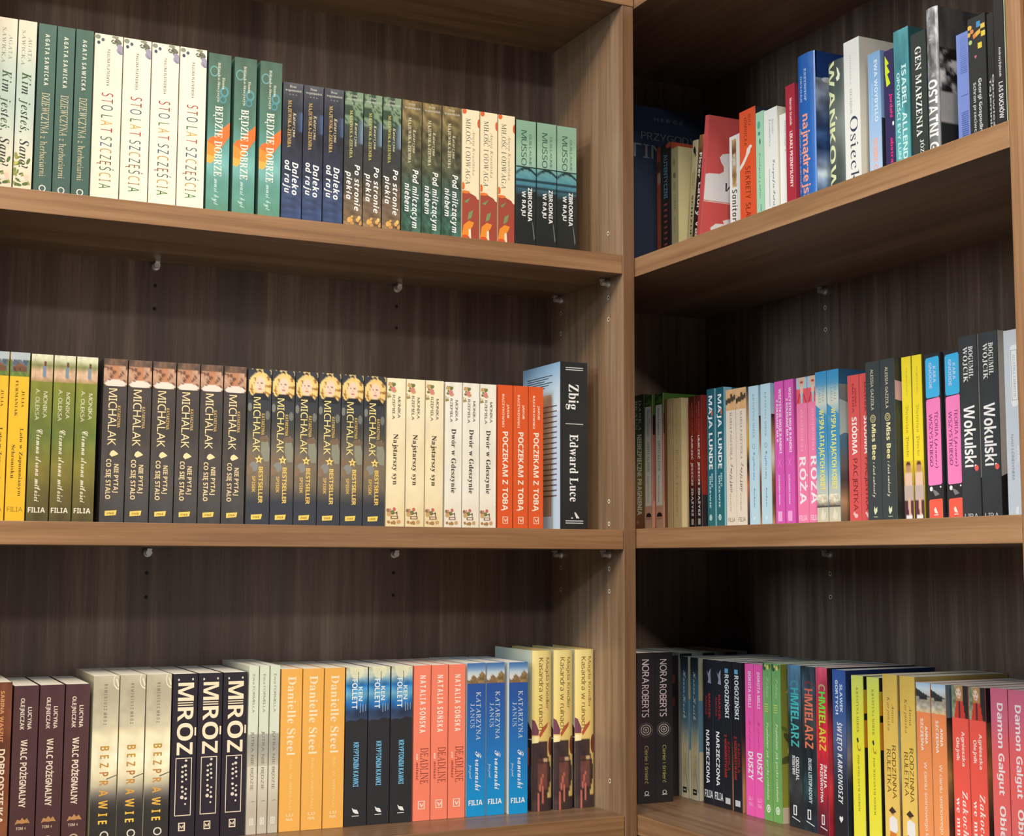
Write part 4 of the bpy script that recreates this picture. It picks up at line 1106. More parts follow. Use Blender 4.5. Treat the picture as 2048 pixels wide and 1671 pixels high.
# ---- right bookcase, lower shelf
TITLES['nora'] = dict(d='thick black paperback with white name and target emblem', gloss=True, base=(42, 40, 42), front=(38, 36, 38),
    items=[('t', 'NORA', 'sans', .28, .66, .045, .205, (240, 226, 232)), ('t', 'ROBERTS', 'sans', .26, .64, .215, .43, (238, 214, 222)), ('o', .48, .515, .4, .048, .08, (96, 92, 92)), ('o', .48, .515, .3, .036, .12, (200, 190, 180)), ('o', .48, .515, .18, .022, .2, (210, 200, 190)), ('c', .48, .515, .07, .008, (230, 220, 210)), ('r', .06, .513, .9, .517, (90, 86, 86)), ('r', .47, .46, .5, .57, (90, 86, 86)),
           ('t', 'Cienie i śmierć', 'sans', .4, .6, .62, .87, (176, 170, 100)), ('p', [(.36, .945), (.66, .945), (.66, .95), (.36, .95)], (210, 206, 200)), ('o', .5, .932, .12, .014, .3, (220, 216, 210))])
TITLES['hidden'] = dict(d='dark paperback deep in the corner behind the front row', base=(40, 34, 34), front=(36, 32, 34), items=[('r', .3, .14, .7, .2, (130, 56, 46)), ('r', .4, .3, .7, .36, (110, 48, 44))])
TITLES['grey'] = dict(d='grey paperback with black head band standing behind the front row', base=(150, 148, 134), front=(120, 118, 108), back=(140, 138, 126), items=[('r', .03, .005, .55, .04, (30, 28, 28))])
TITLES['hanna'] = dict(d='blue and sand paperback with white script name', base=mottled([(44, 52, 54), (50, 72, 86), (76, 124, 150), (78, 126, 154), (84, 128, 152), (104, 140, 158), (170, 180, 170), (214, 204, 172), (208, 198, 164), (196, 188, 152), (206, 200, 170), (214, 208, 182)], 3, 7, .1, 4), front=[(206, 198, 166), ('r', 0, .06, 1, .3, (200, 190, 150)), ('r', 0, .3, 1, .66, (110, 150, 174))],
    items=[('t', 'Hanna', 'script', .36, .74, .1, .26, (246, 250, 250)), ('t', 'Kosik', 'script', .34, .74, .27, .44, (246, 250, 250)), ('t', 'Nie ma', 'serifi', .46, .66, .68, .84, (140, 136, 120)), ('r', .2, .925, .72, .965, (36, 40, 40)), ('r', .3, .94, .6, .95, (206, 204, 190)), ('p', [(.6, .8), (.7, .86), (.95, .94), (.9, .95)], (120, 116, 80))])
TITLES['narz'] = dict(d='black paperback with white spaced capitals and red author lines', base=(34, 36, 46), front=(30, 30, 40),
    items=[('p', [(.4, .075), (.56, .1), (.66, .08), (.84, .06), (.8, .11), (.86, .165), (.5, .16), (.6, .13)], (150, 150, 172)), ('t', 'MARCEL', 'bold', .56, .76, .235, .41, (176, 52, 52)), ('t', 'MOSS', 'bold', .24, .42, .255, .385, (150, 44, 46)), ('t', 'NARZECZONA', 'bold', .28, .62, .49, .86, (250, 250, 250)), ('h', 'FILIA', 'bold', .1, .96, .905, .955, (232, 232, 232))])
TITLES['rogoz'] = dict(d='black paperback with icy white capitals and dark red title', base=(34, 36, 42), front=[(50, 40, 48), ('g', 0, .5, 1, 1, [(70, 44, 56), (150, 90, 64), (206, 140, 100), (196, 130, 96)])],
    items=[('r', .24, .05, .66, .08, (110, 176, 216)), ('t', 'ROGOZIŃSKI', 'bold', .24, .72, .09, .385, (228, 240, 248)), ('t', 'KARUZELA', 'bold', .52, .8, .545, .74, (150, 40, 40)), ('t', 'Z MORDERSTWAMI', 'bold', .14, .4, .5, .79, (196, 54, 48)), ('r', .2, .925, .8, .965, (206, 206, 206))])
TITLES['milli'] = dict(d='hot-pink paperback with white capitals', base=(252, 100, 186), front=(236, 90, 170),
    items=[('t', 'DOROTA MILLI', 'bold', .38, .7, .05, .29, (255, 230, 244)), ('t', 'Melodia', 'script', .4, .68, .36, .57, (226, 50, 140)), ('t', 'DUSZY', 'bold', .3, .86, .58, .765, (255, 246, 250)), ('h', 'LU', 'bold', .3, .74, .875, .9, (254, 176, 216)), ('h', 'NA', 'bold', .34, .78, .912, .937, (254, 176, 216))])
TITLES['popol'] = dict(d='leaf-green paperback with white italic title and yellow flowers on top', base=mottled([(120, 178, 110), (126, 184, 112), (122, 180, 100), (120, 176, 96)], 2, 5, .06, 4), front=[(150, 150, 60), ('b', 26, .02, .4, .02, .95, .07, .022, [(206, 196, 96), (110, 120, 50), (90, 90, 50), (196, 170, 110)], 3), ('r', 0, .9, 1, 1, (206, 186, 160))],
    items=[('b', 9, .05, .95, .008, .035, .14, .012, [(236, 214, 120), (96, 120, 60), (206, 190, 90), (60, 96, 70)], 5), ('t', 'Sabina', 'script', .44, .74, .09, .22, (200, 226, 180)), ('r', .2, .262, .62, .267, (226, 226, 110)), ('r', .2, .277, .62, .282, (226, 226, 110)), ('r', .2, .292, .62, .297, (226, 226, 110)), ('r', .2, .307, .62, .312, (226, 226, 110)), ('t', 'Popołudnie jak gorzka czekolada', 'serifbi', .4, .64, .38, .87, (246, 248, 226)), ('c', .52, .925, .24, .026, (236, 244, 226)), ('o', .52, .925, .16, .016, .3, (120, 176, 100))])
TITLES['chmteal'] = dict(d='dark stormy paperback with turquoise capitals', gloss=True, base=storm([(90, 136, 168), (84, 124, 150), (70, 98, 112), (50, 62, 70), (40, 46, 50), (52, 56, 58), (70, 72, 74), (44, 48, 52), (48, 52, 56)], 5, 12, 5, .5), front=[(40, 62, 76), ('n', 0, 0, 1, 1, storm([(50, 80, 96), (60, 66, 66), (30, 36, 40), (80, 84, 80), (40, 44, 46)], 5, 9, 6, .8), 8, 20)],
    items=[('t', 'CHMIELARZ', 'bold', .2, .8, .095, .505, [(80, 150, 170), (70, 180, 190), (70, 200, 200), (76, 206, 204), (80, 206, 204), (80, 200, 196), (84, 196, 190), (84, 196, 190), (80, 190, 184)]), ('t', 'ODDZIAŁ', 'bold', .54, .78, .565, .71, (244, 246, 246)), ('t', 'INTENSYWNY', 'bold', .26, .48, .56, .68, (244, 246, 246)), ('box', .3, .865, .56, .925, .07, .007, (244, 246, 246)), ('p', [(.2, .935), (.8, .955), (.8, .961), (.2, .941)], (230, 232, 232))])
TITLES['chmor'] = dict(d='dark teal paperback with salmon-orange capitals', gloss=True, base=storm([(40, 56, 66), (60, 90, 106), (64, 70, 74), (70, 72, 72), (40, 50, 56), (36, 52, 60), (50, 80, 86), (34, 44, 52), (40, 54, 62)], 6, 13, 9, .9), front=[(30, 40, 50), ('r', 0, 0, .06, 1, (60, 120, 140))],
    items=[('t', 'CHMIELARZ', 'bold', .2, .8, .09, .5, [(120, 60, 66), (230, 110, 96), (244, 130, 100), (246, 130, 100), (244, 124, 96), (246, 134, 100), (246, 130, 96), (244, 124, 90), (246, 130, 96)]), ('t', 'DŁUGI LISTOPADOWY', 'bold', .42, .66, .56, .83, (226, 238, 240)), ('box', .3, .87, .56, .93, .07, .007, (244, 246, 246)), ('p', [(.2, .94), (.8, .96), (.8, .966), (.2, .946)], (230, 232, 232))])
TITLES['chmred'] = dict(d='crimson paperback with yellow-green capitals', gloss=True, base=storm([(230, 90, 120), (190, 60, 90), (214, 50, 70), (220, 46, 66), (226, 50, 66), (206, 50, 62), (190, 46, 60), (120, 40, 56), (90, 34, 50)], 4, 9, 3, .5), front=[(70, 44, 56), ('n', 0, 0, 1, 1, storm([(50, 40, 50), (90, 50, 60), (214, 60, 70), (230, 80, 90), (200, 60, 66), (150, 40, 50)], 4, 7, 8, .7), 8, 20)],
    items=[('t', 'CHMIELARZ', 'bold', .24, .82, .1, .5, [(190, 176, 130), (96, 236, 80), (110, 240, 70), (150, 240, 60), (180, 240, 56), (206, 236, 56), (226, 226, 60), (240, 214, 70), (246, 206, 80)]), ('t', 'ŻMIJA', 'bold', .6, .84, .58, .72, (250, 250, 250)), ('t', 'PRZEWROTNA', 'bold', .28, .5, .58, .81, (250, 250, 250)), ('box', .34, .88, .6, .94, .07, .007, (246, 236, 240)), ('p', [(.24, .95), (.84, .965), (.84, .971), (.24, .956)], (236, 226, 230))])
TITLES['gortych'] = dict(d='blue to black paperback with white italic capitals', base=[(56, 96, 176), (58, 98, 172), (60, 98, 168), (70, 104, 160), (92, 110, 156), (70, 88, 124), (56, 66, 86), (46, 50, 60), (40, 42, 48), (38, 40, 46), (38, 40, 46)], front=[(44, 60, 96), ('g', 0, 0, 1, 1, [(34, 50, 100), (40, 60, 110), (96, 120, 160), (170, 150, 150), (50, 56, 66), (40, 42, 46), (40, 40, 44)])],
    items=[('t', 'SŁAWEK', 'bold', .56, .76, .085, .25, (236, 244, 250)), ('t', 'GORTYCH', 'bold', .22, .42, .06, .265, (236, 244, 250)), ('t', 'ŚWIĘTO KARKONOSZY', 'boldi', .32, .66, .31, .79, (246, 246, 248)), ('p', [(.5, .9), (.36, .878), (.42, .86), (.52, .868), (.62, .858), (.66, .878)], (240, 240, 240))])
TITLES['wiecz'] = dict(d='lemon-yellow paperback with dark capitals and feather mark', base=[(222, 232, 110), (236, 236, 80), (246, 238, 64), (250, 240, 60), (250, 240, 66), (248, 240, 84)], front=[(36, 34, 36), ('g', 0, .08, .5, .22, [(226, 190, 60), (246, 170, 40)]), ('r', .0, .26, .5, .42, (230, 150, 40)), ('c', .2, .5, .14, .03, (226, 220, 200))],
    items=[('t', 'KRYSTYNA MIREK', 'serifb', .4, .6, .07, .34, (150, 140, 50)), ('p', [(.36, .375), (.5, .365), (.56, .39), (.46, .4)], (60, 60, 40)), ('p', [(.44, .4), (.5, .43), (.66, .435), (.74, .41), (.7, .445), (.5, .445), (.4, .42)], (196, 150, 40)), ('t', 'POD WIECZNYM NIEBEM', 'serifb', .42, .58, .47, .8, (150, 136, 50))])
TITLES['ruletka'] = dict(d='golden paperback with dark capitals and woman in white blouse', base=mottled([(226, 190, 92), (240, 200, 96), (246, 206, 100), (248, 208, 106), (246, 206, 110)], 2, 4, .04, 3), front=[(190, 160, 90), ('n', 0, .2, .6, 1, storm([(150, 170, 160), (190, 196, 180), (150, 120, 90), (96, 80, 70)], 4, 8, 3, .6), 6, 16)], back=(230, 190, 96),
    items=[('t', 'Anna', 'serifi', .6, .78, .16, .27, (120, 90, 36)), ('t', 'Karpińska', 'serifi', .3, .48, .125, .315, (120, 90, 36)), ('t', 'RODZINNA', 'sans', .56, .82, .395, .69, (104, 78, 30)), ('t', 'RULETKA', 'sans', .2, .46, .42, .66, (104, 78, 30)),
           ('c', .52, .765, .14, .018, (206, 150, 110)), ('p', [(.26, .76), (.5, .735), (.78, .76), (.5, .775)], (74, 56, 44)), ('p', [(.3, .8), (.5, .785), (.82, .8), (.86, .86), (.7, .88), (.3, .87)], (248, 244, 240)), ('p', [(.34, .87), (.76, .88), (.9, 1), (.2, 1)], (226, 130, 60))])
TITLES['szczes'] = dict(d='light orange paperback with lakeside boat picture on top', base=[(252, 140, 88), (252, 152, 92), (252, 160, 96), (252, 162, 100)], front=[(120, 140, 150), ('n', 0, .18, .6, 1, storm([(70, 50, 44), (190, 140, 80), (90, 60, 50), (120, 70, 50)], 5, 9, 3, .8), 6, 16)],
    items=[('n', 0, 0, 1, .165, boat, 16, 22), ('t', 'ANNA', 'bold', .58, .76, .24, .34, (255, 246, 230)), ('t', 'SZCZĘSNA', 'bold', .28, .46, .2, .38, (255, 246, 230)), ('t', 'W cieniu sosnowego lasu', 'sans', .46, .66, .44, .9, (255, 244, 226))])
TITLES['olejnik'] = dict(d='tomato-red paperback with woman in red coat on top', base=[(250, 96, 84), (252, 96, 82), (254, 98, 82), (254, 104, 88)], front=[(52, 46, 54), ('n', 0, .18, .6, 1, storm([(120, 90, 70), (220, 150, 90), (60, 50, 50), (140, 110, 90)], 5, 9, 4, .8), 6, 16)],
    items=[('n', 0, 0, 1, .175, redcoat, 18, 24), ('t', 'Agnieszka', 'bold', .56, .74, .245, .43, (255, 236, 226)), ('t', 'Olejnik', 'bold', .22, .4, .28, .405, (255, 236, 226)), ('t', 'Zakochaj się', 'serifbi', .52, .84, .56, 1.0, (255, 246, 240)), ('t', 'we mnie', 'serifb', .14, .4, .6, .86, (255, 246, 240))])
TITLES['galgut'] = dict(d='pink to coral paperback with white bold lettering', base=[(222, 112, 142), (226, 112, 138), (246, 108, 112), (252, 110, 108), (250, 116, 112), (246, 120, 124), (244, 120, 130)], front=(210, 110, 130),
    items=[('t', 'Damon Galgut', 'bold', .38, .72, .075, .545, (255, 242, 244)), ('t', 'Obietnica', 'bold', .38, .72, .6, .96, (255, 244, 244))])

# shape every letter once, while the scene is still nearly empty
shape_letters([(_ch, _it[2].rstrip('+')) for _T in TITLES.values() for _k in ('items', 'front', 'back')
               for _it in (_T.get(_k) or []) if isinstance(_it, tuple) and _it and _it[0] in ('t', 'h')
               for _ch in _it[1] if _ch != ' '])
bpy.data.objects.remove(_font_obj)

# ------------------------------------------------------------------ the two bookcases
TK = 0.0191                                   # side panel
ST = 0.0280                                   # shelf
LD, RD = 0.2263, 0.2959                       # inner depths
XR = 0.0206                                   # front plane of the right bookcase
YN, YF = -0.7332, 0.2620                      # inner faces of its end panels
ZL = dict(upper=0.4000, middle=0.0, lower=-0.4003, top=0.7779)
ZR = dict(upper=0.3975, middle=0.0017, lower=-0.4007, top=0.7755)
ZFLOOR = -1.25
XL = -0.8930                                  # inner face of the left bookcase's left panel


def rims(pts, n, hole, rim):
    def ex(bm):
        for p in pts:
            q = Vector(p) + Vector(n) * 0.0003
            disc(bm, q, n, hole, 1)
            disc(bm, q + Vector(n) * 0.0001, n, rim, 2, inner=hole * 0.8)
    return ex


def holes(pts, n, r):
    def ex(bm):
        for p in pts:
            disc(bm, Vector(p) + Vector(n) * 0.0003, n, r, 1)
    return ex


def pin(parent, p, axis, mat=M_PIN):
    """Shelf support: a peg from the panel with a rounded pad, pointing along axis."""
    bm = bmesh.new()
    a = Vector(axis)
    rot = Vector((0, 0, 1)).rotation_difference(a).to_matrix().to_4x4()
    bmesh.ops.create_cone(bm, cap_ends=True, segments=16, radius1=0.0042, radius2=0.0042, depth=0.012, matrix=Matrix.Translation(Vector(p) + a * 0.006) @ rot)
    bmesh.ops.create_cone(bm, cap_ends=True, segments=16, radius1=0.0062, radius2=0.0056, depth=0.0022, matrix=Matrix.Translation(Vector(p) + a * 0.0011) @ rot)
    v, f = box_vf(-0.0032, 0.0032, -0.0032, 0.0032, 0.0, 0.0022)
    vs = [bm.verts.new(Matrix.Translation(Vector(p) + a * 0.011 + Vector((0, 0, 0.0034))) @ Vector(q)) for q in v]
    for q in f:
        bm.faces.new([vs[i] for i in q])
    me = bpy.data.meshes.new('shelf_pin')
    bm.to_mesh(me); bm.free()
    for pl in me.polygons:
        pl.use_smooth = False
    me.materials.append(mat)
    o = bpy.data.objects.new('shelf_pin', me)
    COL.objects.link(o)
    o.parent = parent
    return o


# left bookcase: front plane y = 0, inner width XL .. 0
lb = empty('bookcase', (0, 0, 0))
lb['label'] = 'brown walnut bookcase running along the left, its shelves of repeated novels'
lb['category'] = 'bookcase'
WX, WY, WZ = WOOD
zs = [0.0095, -0.0233, 0.0421, -0.0558 - 0.0325, 0.4407, 0.4080, 0.3439, 0.3114, 0.0095 - 0.4, -0.0558]
side_pts = [(0, 0.0428, z) for z in (0.4407, 0.3439, 0.3114, 0.0421, 0.0095, -0.0558, -0.0883, -0.3580)] + [(0, 0.1939, z) for z in (0.3439, 0.3114, -0.0552, -0.0883)]
def right_side_extra(bm):
    rims(side_pts, (-1, 0, 0), 0.0023, 0.0034)(bm)
    disc(bm, (-0.0004, 0.054, 0.7405), (-1, 0, 0), 0.0075, 0, inner=0.0068)
board('side_panel', 0, TK, 0, LD, ZFLOOR, ZL['top'] - 0.0004, (SIDEBOARD, M_HOLE, M_RIM_GLINT, PANEL_EDGE), lb, extra=right_side_extra, edge=(0, -1, 0), edge_index=3)
board('side_panel', XL - TK, XL, 0, LD, ZFLOOR, ZL['top'] - 0.0004, SIDEBOARD, lb)
back_pts = [(x, LD, z0 + dz) for x in (-0.6283, -0.2650) for z0, dz in ((0.3385, 0), (0.3057, 0), (-0.0632, 0), (-0.0962, 0), (0.3385, -0.0656), (-0.0962, -0.0328))]
back_pts = [p for p in back_pts if not (abs(p[2] - 0.2729) < 0.001 or abs(p[2] + 0.129) < 0.001)]
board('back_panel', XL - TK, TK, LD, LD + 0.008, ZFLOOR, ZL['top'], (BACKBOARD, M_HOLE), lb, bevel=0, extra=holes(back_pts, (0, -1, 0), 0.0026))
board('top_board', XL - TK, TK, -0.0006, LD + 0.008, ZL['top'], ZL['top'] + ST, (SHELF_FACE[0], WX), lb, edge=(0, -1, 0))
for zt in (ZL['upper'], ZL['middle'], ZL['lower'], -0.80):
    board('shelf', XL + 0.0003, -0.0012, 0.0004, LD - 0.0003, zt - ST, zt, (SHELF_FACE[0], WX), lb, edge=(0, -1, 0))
board('plinth', XL, 0, 0.03, 0.046, ZFLOOR, ZFLOOR + 0.07, WX, lb)
for x in (-0.6280, -0.2645):
    for z in (0.3700 - 0.0040, -0.0283 - 0.0072, -0.4286 - 0.0072):
        pin(lb, (x, LD, z), (0, -1, 0))
for y in (0.0428, 0.1939):
    for z in (0.3652, -0.0348, -0.4350):
        pin(lb, (0, y, z), (-1, 0, 0), M_RIM_GLINT if False else M_PIN)

# right bookcase: front plane x = XR, running from YF towards the viewer to YN
rbk = empty('bookcase', (XR, YN, 0))
rbk['label'] = 'brown walnut bookcase on the right, its shelves of many different books'
rbk['category'] = 'bookcase'
rbk.location = (0, 0, 0)
bp = [(XR + RD, -0.0625, z) for z in (0.3377, 0.3042, -0.0622, -0.0962)]
board('side_panel', XR, XR + RD, YN - TK, YN, ZFLOOR, ZR['top'] + 0.3, (WZ,), rbk)
board('side_panel', XR, XR + RD, YF, YF + TK, ZFLOOR, ZR['top'] + 0.3, (SIDEBOARD,), rbk)
board('back_panel', XR + RD, XR + RD + 0.008, YN - TK, YF + TK, ZFLOOR, ZR['top'] + 0.3, (BACKBOARD, M_HOLE, M_RIM_GLINT), rbk, bevel=0, extra=rims(bp, (-1, 0, 0), 0.0023, 0.0034))
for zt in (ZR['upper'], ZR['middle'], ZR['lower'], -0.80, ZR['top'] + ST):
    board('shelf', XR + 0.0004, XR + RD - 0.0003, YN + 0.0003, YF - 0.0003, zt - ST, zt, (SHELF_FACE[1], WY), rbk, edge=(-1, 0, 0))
for z in (0.3632, -0.0330, -0.4352):
    pin(rbk, (XR + RD, -0.0625, z), (-1, 0, 0))
# next bookcase of the same row, only the edge of its side panel shows
nb = empty('bookcase', (0, 0, 0))
nb['label'] = 'next walnut bookcase at the right frame edge, only a sliver of panel'
nb['category'] = 'bookcase'
board('side_panel', XR + 0.004, XR + RD, YN - 2 * TK - 0.0015, YN - TK - 0.0015, ZFLOOR, ZR['top'] + 0.3, WZ, nb)

# ------------------------------------------------------------------ room
def structure(name, x0, x1, y0, y1, z0, z1, mat):
    o = board(name, x0, x1, y0, y1, z0, z1, mat, None, bevel=0)
    o['kind'] = 'structure'
    return o


structure('wall_back', -3.0, XR + RD + 0.02, 0.300, 0.40, ZFLOOR, 1.8, M_WALL)
structure('wall_right', XR + RD + 0.02, XR + RD + 0.12, -3.6, 0.40, ZFLOOR, 1.8, M_WALL)
structure('floor', -3.0, XR + RD + 0.12, -3.6, 0.40, ZFLOOR - 0.05, ZFLOOR, M_FLOOR)

# ------------------------------------------------------------------ books of the left bookcase
GAP = 0.0016


def row(shelf, key, n, x0, x1, h, s=0.083, d=None, th=None, place='upper'):
    pitch = (x1 - x0) / n if th is None or n == 1 else (x1 - x0 - th) / (n - 1)
    w = (x1 - x0) / n - GAP if th is None else th - GAP
    d = d or LD - s - 0.0016
    for i in range(n):
        xc = x0 + pitch * i + (pitch if th is None else th) / 2
        lab = TITLES[key]['d'] + (', ' + ORD[n][i] if n > 1 else '')
        grp = (TITLES[key]['d'].split(' with ')[0] + ' copies on the ' + place + ' left shelf') if n > 1 else None
        # the copies stand a hair out of line, as on a real shelf
        jit = 0.0012 * math.sin(7.3 * i + 3 * x0 * 10)
        place_book(key, w, h, d, (xc, s + abs(jit) * 0.8, ZL[shelf]), 0.0, lab, grp)


row('upper', 'kim', 2, -0.8627, -0.8154, 0.2390)
row('upper', 'dziew', 3, -0.8144, -0.7449, 0.2388)
row('upper', 'sto', 4, -0.7444, -0.5963, 0.2375)
row('upper', 'bedzie', 3, -0.5945, -0.4916, 0.2357, th=0.0318)
row('upper', 'daleko', 3, -0.4908, -0.4020, 0.2112)
row('upper', 'postronie', 3, -0.4015, -0.3155, 0.2117)
row('upper', 'pod', 3, -0.3150, -0.2217, 0.2117)
row('upper', 'milosc', 3, -0.2212, -0.1348, 0.2115, th=0.0284)
row('upper', 'musso', 3, -0.1340, -0.0310, 0.2080)
P = 'middle'
row('middle', 'lato', 2, -0.8578, -0.8087, 0.2118, place=P)
row('middle', 'ciemna', 3, -0.8081, -0.7256, 0.2112, place=P)
row('middle', 'niepytaj', 6, -0.7196, -0.5321, 0.2113, place=P)
row('middle', 'best', 6, -0.5307, -0.3335, 0.2100, place=P)
row('middle', 'najst', 3, -0.3330, -0.2458, 0.2090, place=P)
row('middle', 'dwor', 3, -0.2445, -0.1631, 0.2086, place=P)
row('middle', 'poczekam', 3, -0.1614, -0.0871, 0.2092, place=P)
row('middle', 'zbig', 1, -0.0682, -0.0222, 0.2472, s=0.066, d=0.125, place=P)
P = 'lower'
row('lower', 'dobro', 1, -0.8460, -0.8148, 0.2055, place=P)
row('lower', 'walc', 3, -0.8140, -0.7222, 0.2005, place=P)
row('lower', 'bez', 3, -0.7195, -0.6206, 0.2095, place=P)
row('lower', 'mroz', 3, -0.6200, -0.5218, 0.2091, place=P)
row('lower', 'jutra', 3, -0.5210, -0.4777, 0.2163, place=P)
row('lower', 'steel', 3, -0.4769, -0.3872, 0.2109, place=P)
row('lower', 'follett', 3, -0.3869, -0.2892, 0.2107, place=P)
row('lower', 'deadline', 3, -0.2880, -0.2093, 0.2105, place=P)
for i, (x0, x1, s, h) in enumerate(((-0.2077, -0.1781, 0.083, 0.2105), (-0.1778, -0.1482, 0.083, 0.2115), (-0.1434, -0.1157, 0.0775, 0.2125))):
    place_book('franc', x1 - x0 - GAP if i < 2 else 0.0289, 0.2115, 0.141, ((x0 + x1) / 2, s, ZL['lower']), 0, TITLES['franc']['d'] + ', ' + ORD[3][i], 'bright blue paperback copies on the lower left shelf')
row('lower', 'kas', 3, -0.1050, -0.0025, 0.2265, s=0.081, d=0.130, th=0.0325, place=P)

# ------------------------------------------------------------------ books of the right bookcase
def rbook(shelf, key, yl, yr, s, h, d=None, lean=0.0, tail='', group=None):
    w = yl - yr - 0.0012
    d = d or min(RD - s - 0.0015, 0.152)
    return place_book(key, w, h, d, (XR + s, (yl + yr) / 2, ZR[shelf]), -math.pi / 2, TITLES[key]['d'] + tail, group, lean)


U = 'upper'
rbook(U, 'album', 0.1895, 0.1760, 0.060, 0.2985, d=0.225)
rbook(U, 'darkor', 0.1704, 0.1270, 0.143, 0.2280)
rbook(U, 'corek', 0.1262, 0.1056, 0.143, 0.2150)
rbook(U, 'schizo', 0.0925, 0.0765, 0.148, 0.2140, d=0.140, lean=math.radians(6.0))
rbook(U, 'valez', 0.0758, 0.0530, 0.143, 0.2150, d=0.140, lean=math.radians(8.7))
rbook(U, 'redw', 0.0515, 0.0412, 0.135, 0.2390, d=0.158, lean=math.radians(8.9))
rbook(U, 'sanit', -0.0030, -0.0330, 0.166, 0.2020, d=0.126)
rbook(U, 'sekrety', -0.0626, -0.1030, 0.143, 0.2200)
rbook(U, 'mint', -0.1036, -0.1234, 0.143, 0.2075)
rbook(U, 'losog', -0.1237, -0.1560, 0.143, 0.2045)
rbook(U, 'blank', -0.1570, -0.1790, 0.146, 0.1900)
rbook(U, 'dkred', -0.1795, -0.2005, 0.140, 0.2240)
rbook(U, 'naj', -0.2008, -0.2404, 0.142, 0.2590)
rbook(U, 'wank', -0.2669, -0.3034, 0.143, 0.2290)
rbook(U, 'osi', -0.3038, -0.3361, 0.143, 0.2460)
rbook(U, 'ewa', -0.3520, -0.3765, 0.143, 0.2140)
rbook(U, 'jord', -0.3830, -0.4012, 0.143, 0.2080)
rbook(U, 'isabel', -0.4018, -0.4299, 0.143, 0.2275)
rbook(U, 'gen', -0.4310, -0.4585, 0.145, 0.2140)
rbook(U, 'ost', -0.4590, -0.4805, 0.143, 0.2360)
rbook(U, 'peri', -0.5100, -0.5312, 0.145, 0.1870)
rbook(U, 'schron', -0.5316, -0.5606, 0.143, 0.1985)
rbook(U, 'thin', -0.5615, -0.5725, 0.144, 0.1950)
rbook(U, 'las', -0.5730, -0.5890, 0.143, 0.2085)
rbook(U, 'olive', -0.5893, -0.5955, 0.143, 0.2070)
B = 'middle'
PAIR = [', left one of the two', ', right one of the two']


def pair(shelf, key, ya, yb, s, h, place):
    g = TITLES[key]['d'].split(' with ')[0] + ' pair on the ' + place + ' right shelf'
    w = min(ya[0] - ya[1], yb[0] - yb[1]) if abs((ya[0] - ya[1]) - (yb[0] - yb[1])) > 0.0001 else ya[0] - ya[1]
    w = ((ya[0] - ya[1]) + (yb[0] - yb[1])) / 2
    for i, y in enumerate((ya, yb)):
        c = (y[0] + y[1]) / 2
        rbook(shelf, key, c + w / 2, c - w / 2, s, h, tail=PAIR[i], group=g)


rbook(B, 'danka', 0.2461, 0.2140, 0.143, 0.2250)
pair(B, 'apetyt', (0.2130, 0.1890), (0.1801, 0.1558), 0.143, 0.2210, "middle")
rbook(B, 'sand', 0.1521, 0.1285, 0.143, 0.2095)
rbook(B, 'wital', 0.1282, 0.1029, 0.143, 0.2080)
pair(B, 'umrzec', (0.0829, 0.0645), (0.0640, 0.0462), 0.143, 0.2065, 'middle')
pair(B, 'maja', (0.0314, 0.0117), (0.0071, -0.0127), 0.143, 0.2125, 'middle')
pair(B, 'paszyn', (-0.0191, -0.0446), (-0.0449, -0.0707), 0.143, 0.2060, 'middle')
pair(B, 'mirek', (-0.0770, -0.1012), (-0.1058, -0.1305), 0.143, 0.2050, 'middle')
pair(B, 'magenta', (-0.1391, -0.1601), (-0.1618, -0.1829), 0.143, 0.2050, 'middle')
pair(B, 'roza', (-0.1847, -0.2105), (-0.2108, -0.2335), 0.146, 0.2050, 'middle')
pair(B, 'wyspa', (-0.2337, -0.2580), (-0.2583, -0.2832), 0.141, 0.2070, 'middle')
pair(B, 'siodma', (-0.2981, -0.3219), (-0.3222, -0.3456), 0.143, 0.1950, 'middle')
pair(B, 'bee', (-0.3462, -0.3735), (-0.3738, -0.4008), 0.133, 0.2060, 'middle')
pair(B, 'vict', (-0.4020, -0.4200), (-0.4210, -0.4385), 0.143, 0.2060, 'middle')
pair(B, 'teoria', (-0.4418, -0.4700), (-0.4755, -0.5030), 0.144, 0.2045, 'middle')
pair(B, 'wokul', (-0.5034, -0.5344), (-0.5356, -0.5660), 0.141, 0.2170, 'middle')
rbook(B, 'agatha', -0.5730, -0.5990, 0.143, 0.2145)
L = 'lower'
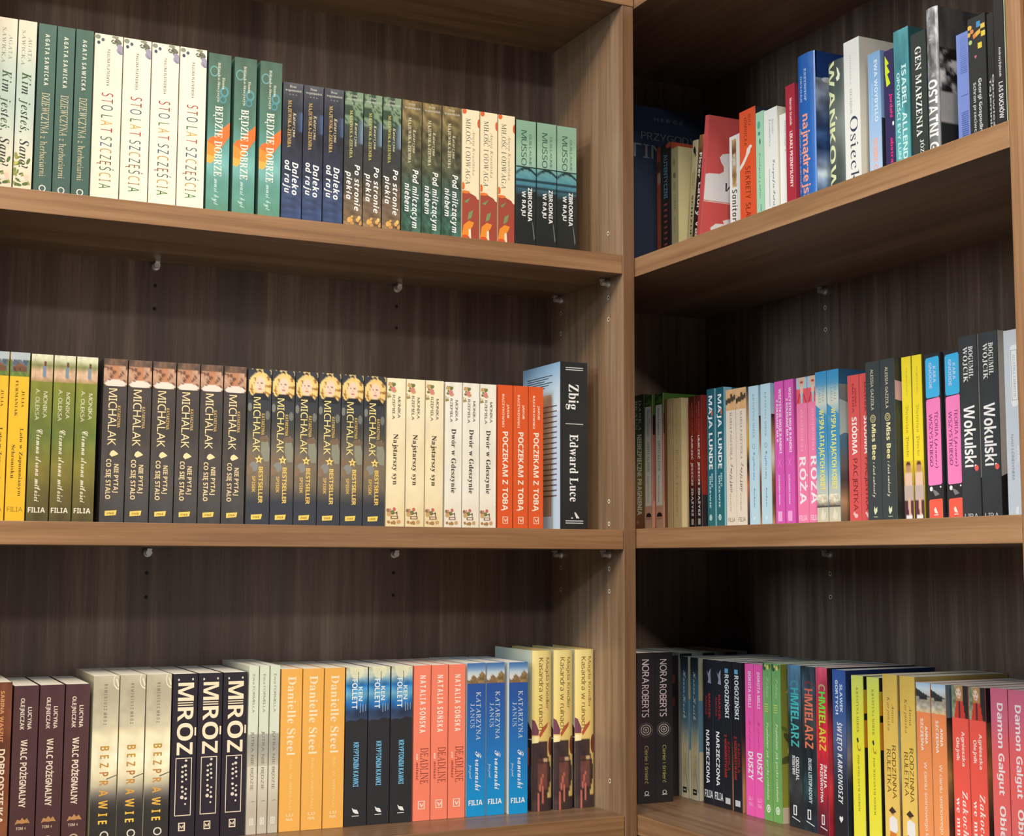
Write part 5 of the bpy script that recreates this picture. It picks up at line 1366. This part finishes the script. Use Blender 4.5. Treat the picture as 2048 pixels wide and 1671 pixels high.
# the two thick paperbacks stand spine to the viewer against the end panel
for i, (x0, x1) in enumerate(((0.0662, 0.0968), (0.0972, 0.1278))):
    place_book('nora', x1 - x0 - 0.0005, 0.2200, 0.145, ((x0 + x1) / 2, 0.0770, ZR[L]), 0, TITLES['nora']['d'] + PAIR[i], 'thick black paperback pair on the lower right shelf')
place_book('hidden', 0.0200, 0.2120, 0.130, (0.1535, 0.1180, ZR[L]), 0, TITLES['hidden']['d'], None)
for i, x in enumerate((0.1860, 0.2285, 0.2710)):
    place_book('grey', 0.0415, 0.2155, 0.130, (x + 0.0005, 0.1180, ZR[L]), 0, TITLES['grey']['d'] + ', ' + ORD[3][i], 'grey paperbacks behind the front row')
pair(L, 'hanna', (0.1110, 0.0893), (0.0830, 0.0617), 0.143, 0.2110, 'lower')
pair(L, 'narz', (0.0494, 0.0232), (0.0229, -0.0032), 0.143, 0.2105, 'lower')
pair(L, 'rogoz', (-0.0036, -0.0240), (-0.0272, -0.0500), 0.143, 0.2110, 'lower')
pair(L, 'milli', (-0.0589, -0.0803), (-0.0806, -0.1016), 0.143, 0.2110, 'lower')
pair(L, 'popol', (-0.1020, -0.1222), (-0.1231, -0.1440), 0.143, 0.2150, 'lower')
rbook(L, 'chmteal', -0.1569, -0.1868, 0.145, 0.2160)
rbook(L, 'chmor', -0.1876, -0.2174, 0.145, 0.2160)
rbook(L, 'chmred', -0.2182, -0.2425, 0.145, 0.2165)
rbook(L, 'gortych', -0.2529, -0.2803, 0.145, 0.2160)
pair(L, 'wiecz', (-0.2937, -0.3175), (-0.3238, -0.3475), 0.143, 0.2115, 'lower')
pair(L, 'ruletka', (-0.3539, -0.3812), (-0.3852, -0.4128), 0.143, 0.2175, 'lower')
pair(L, 'szczes', (-0.4150, -0.4388), (-0.4392, -0.4662), 0.143, 0.2120, 'lower')
pair(L, 'olejnik', (-0.4747, -0.5018), (-0.5021, -0.5294), 0.143, 0.2135, 'lower')
pair(L, 'galgut', (-0.5363, -0.5630), (-0.5633, -0.5895), 0.143, 0.2150, 'lower')
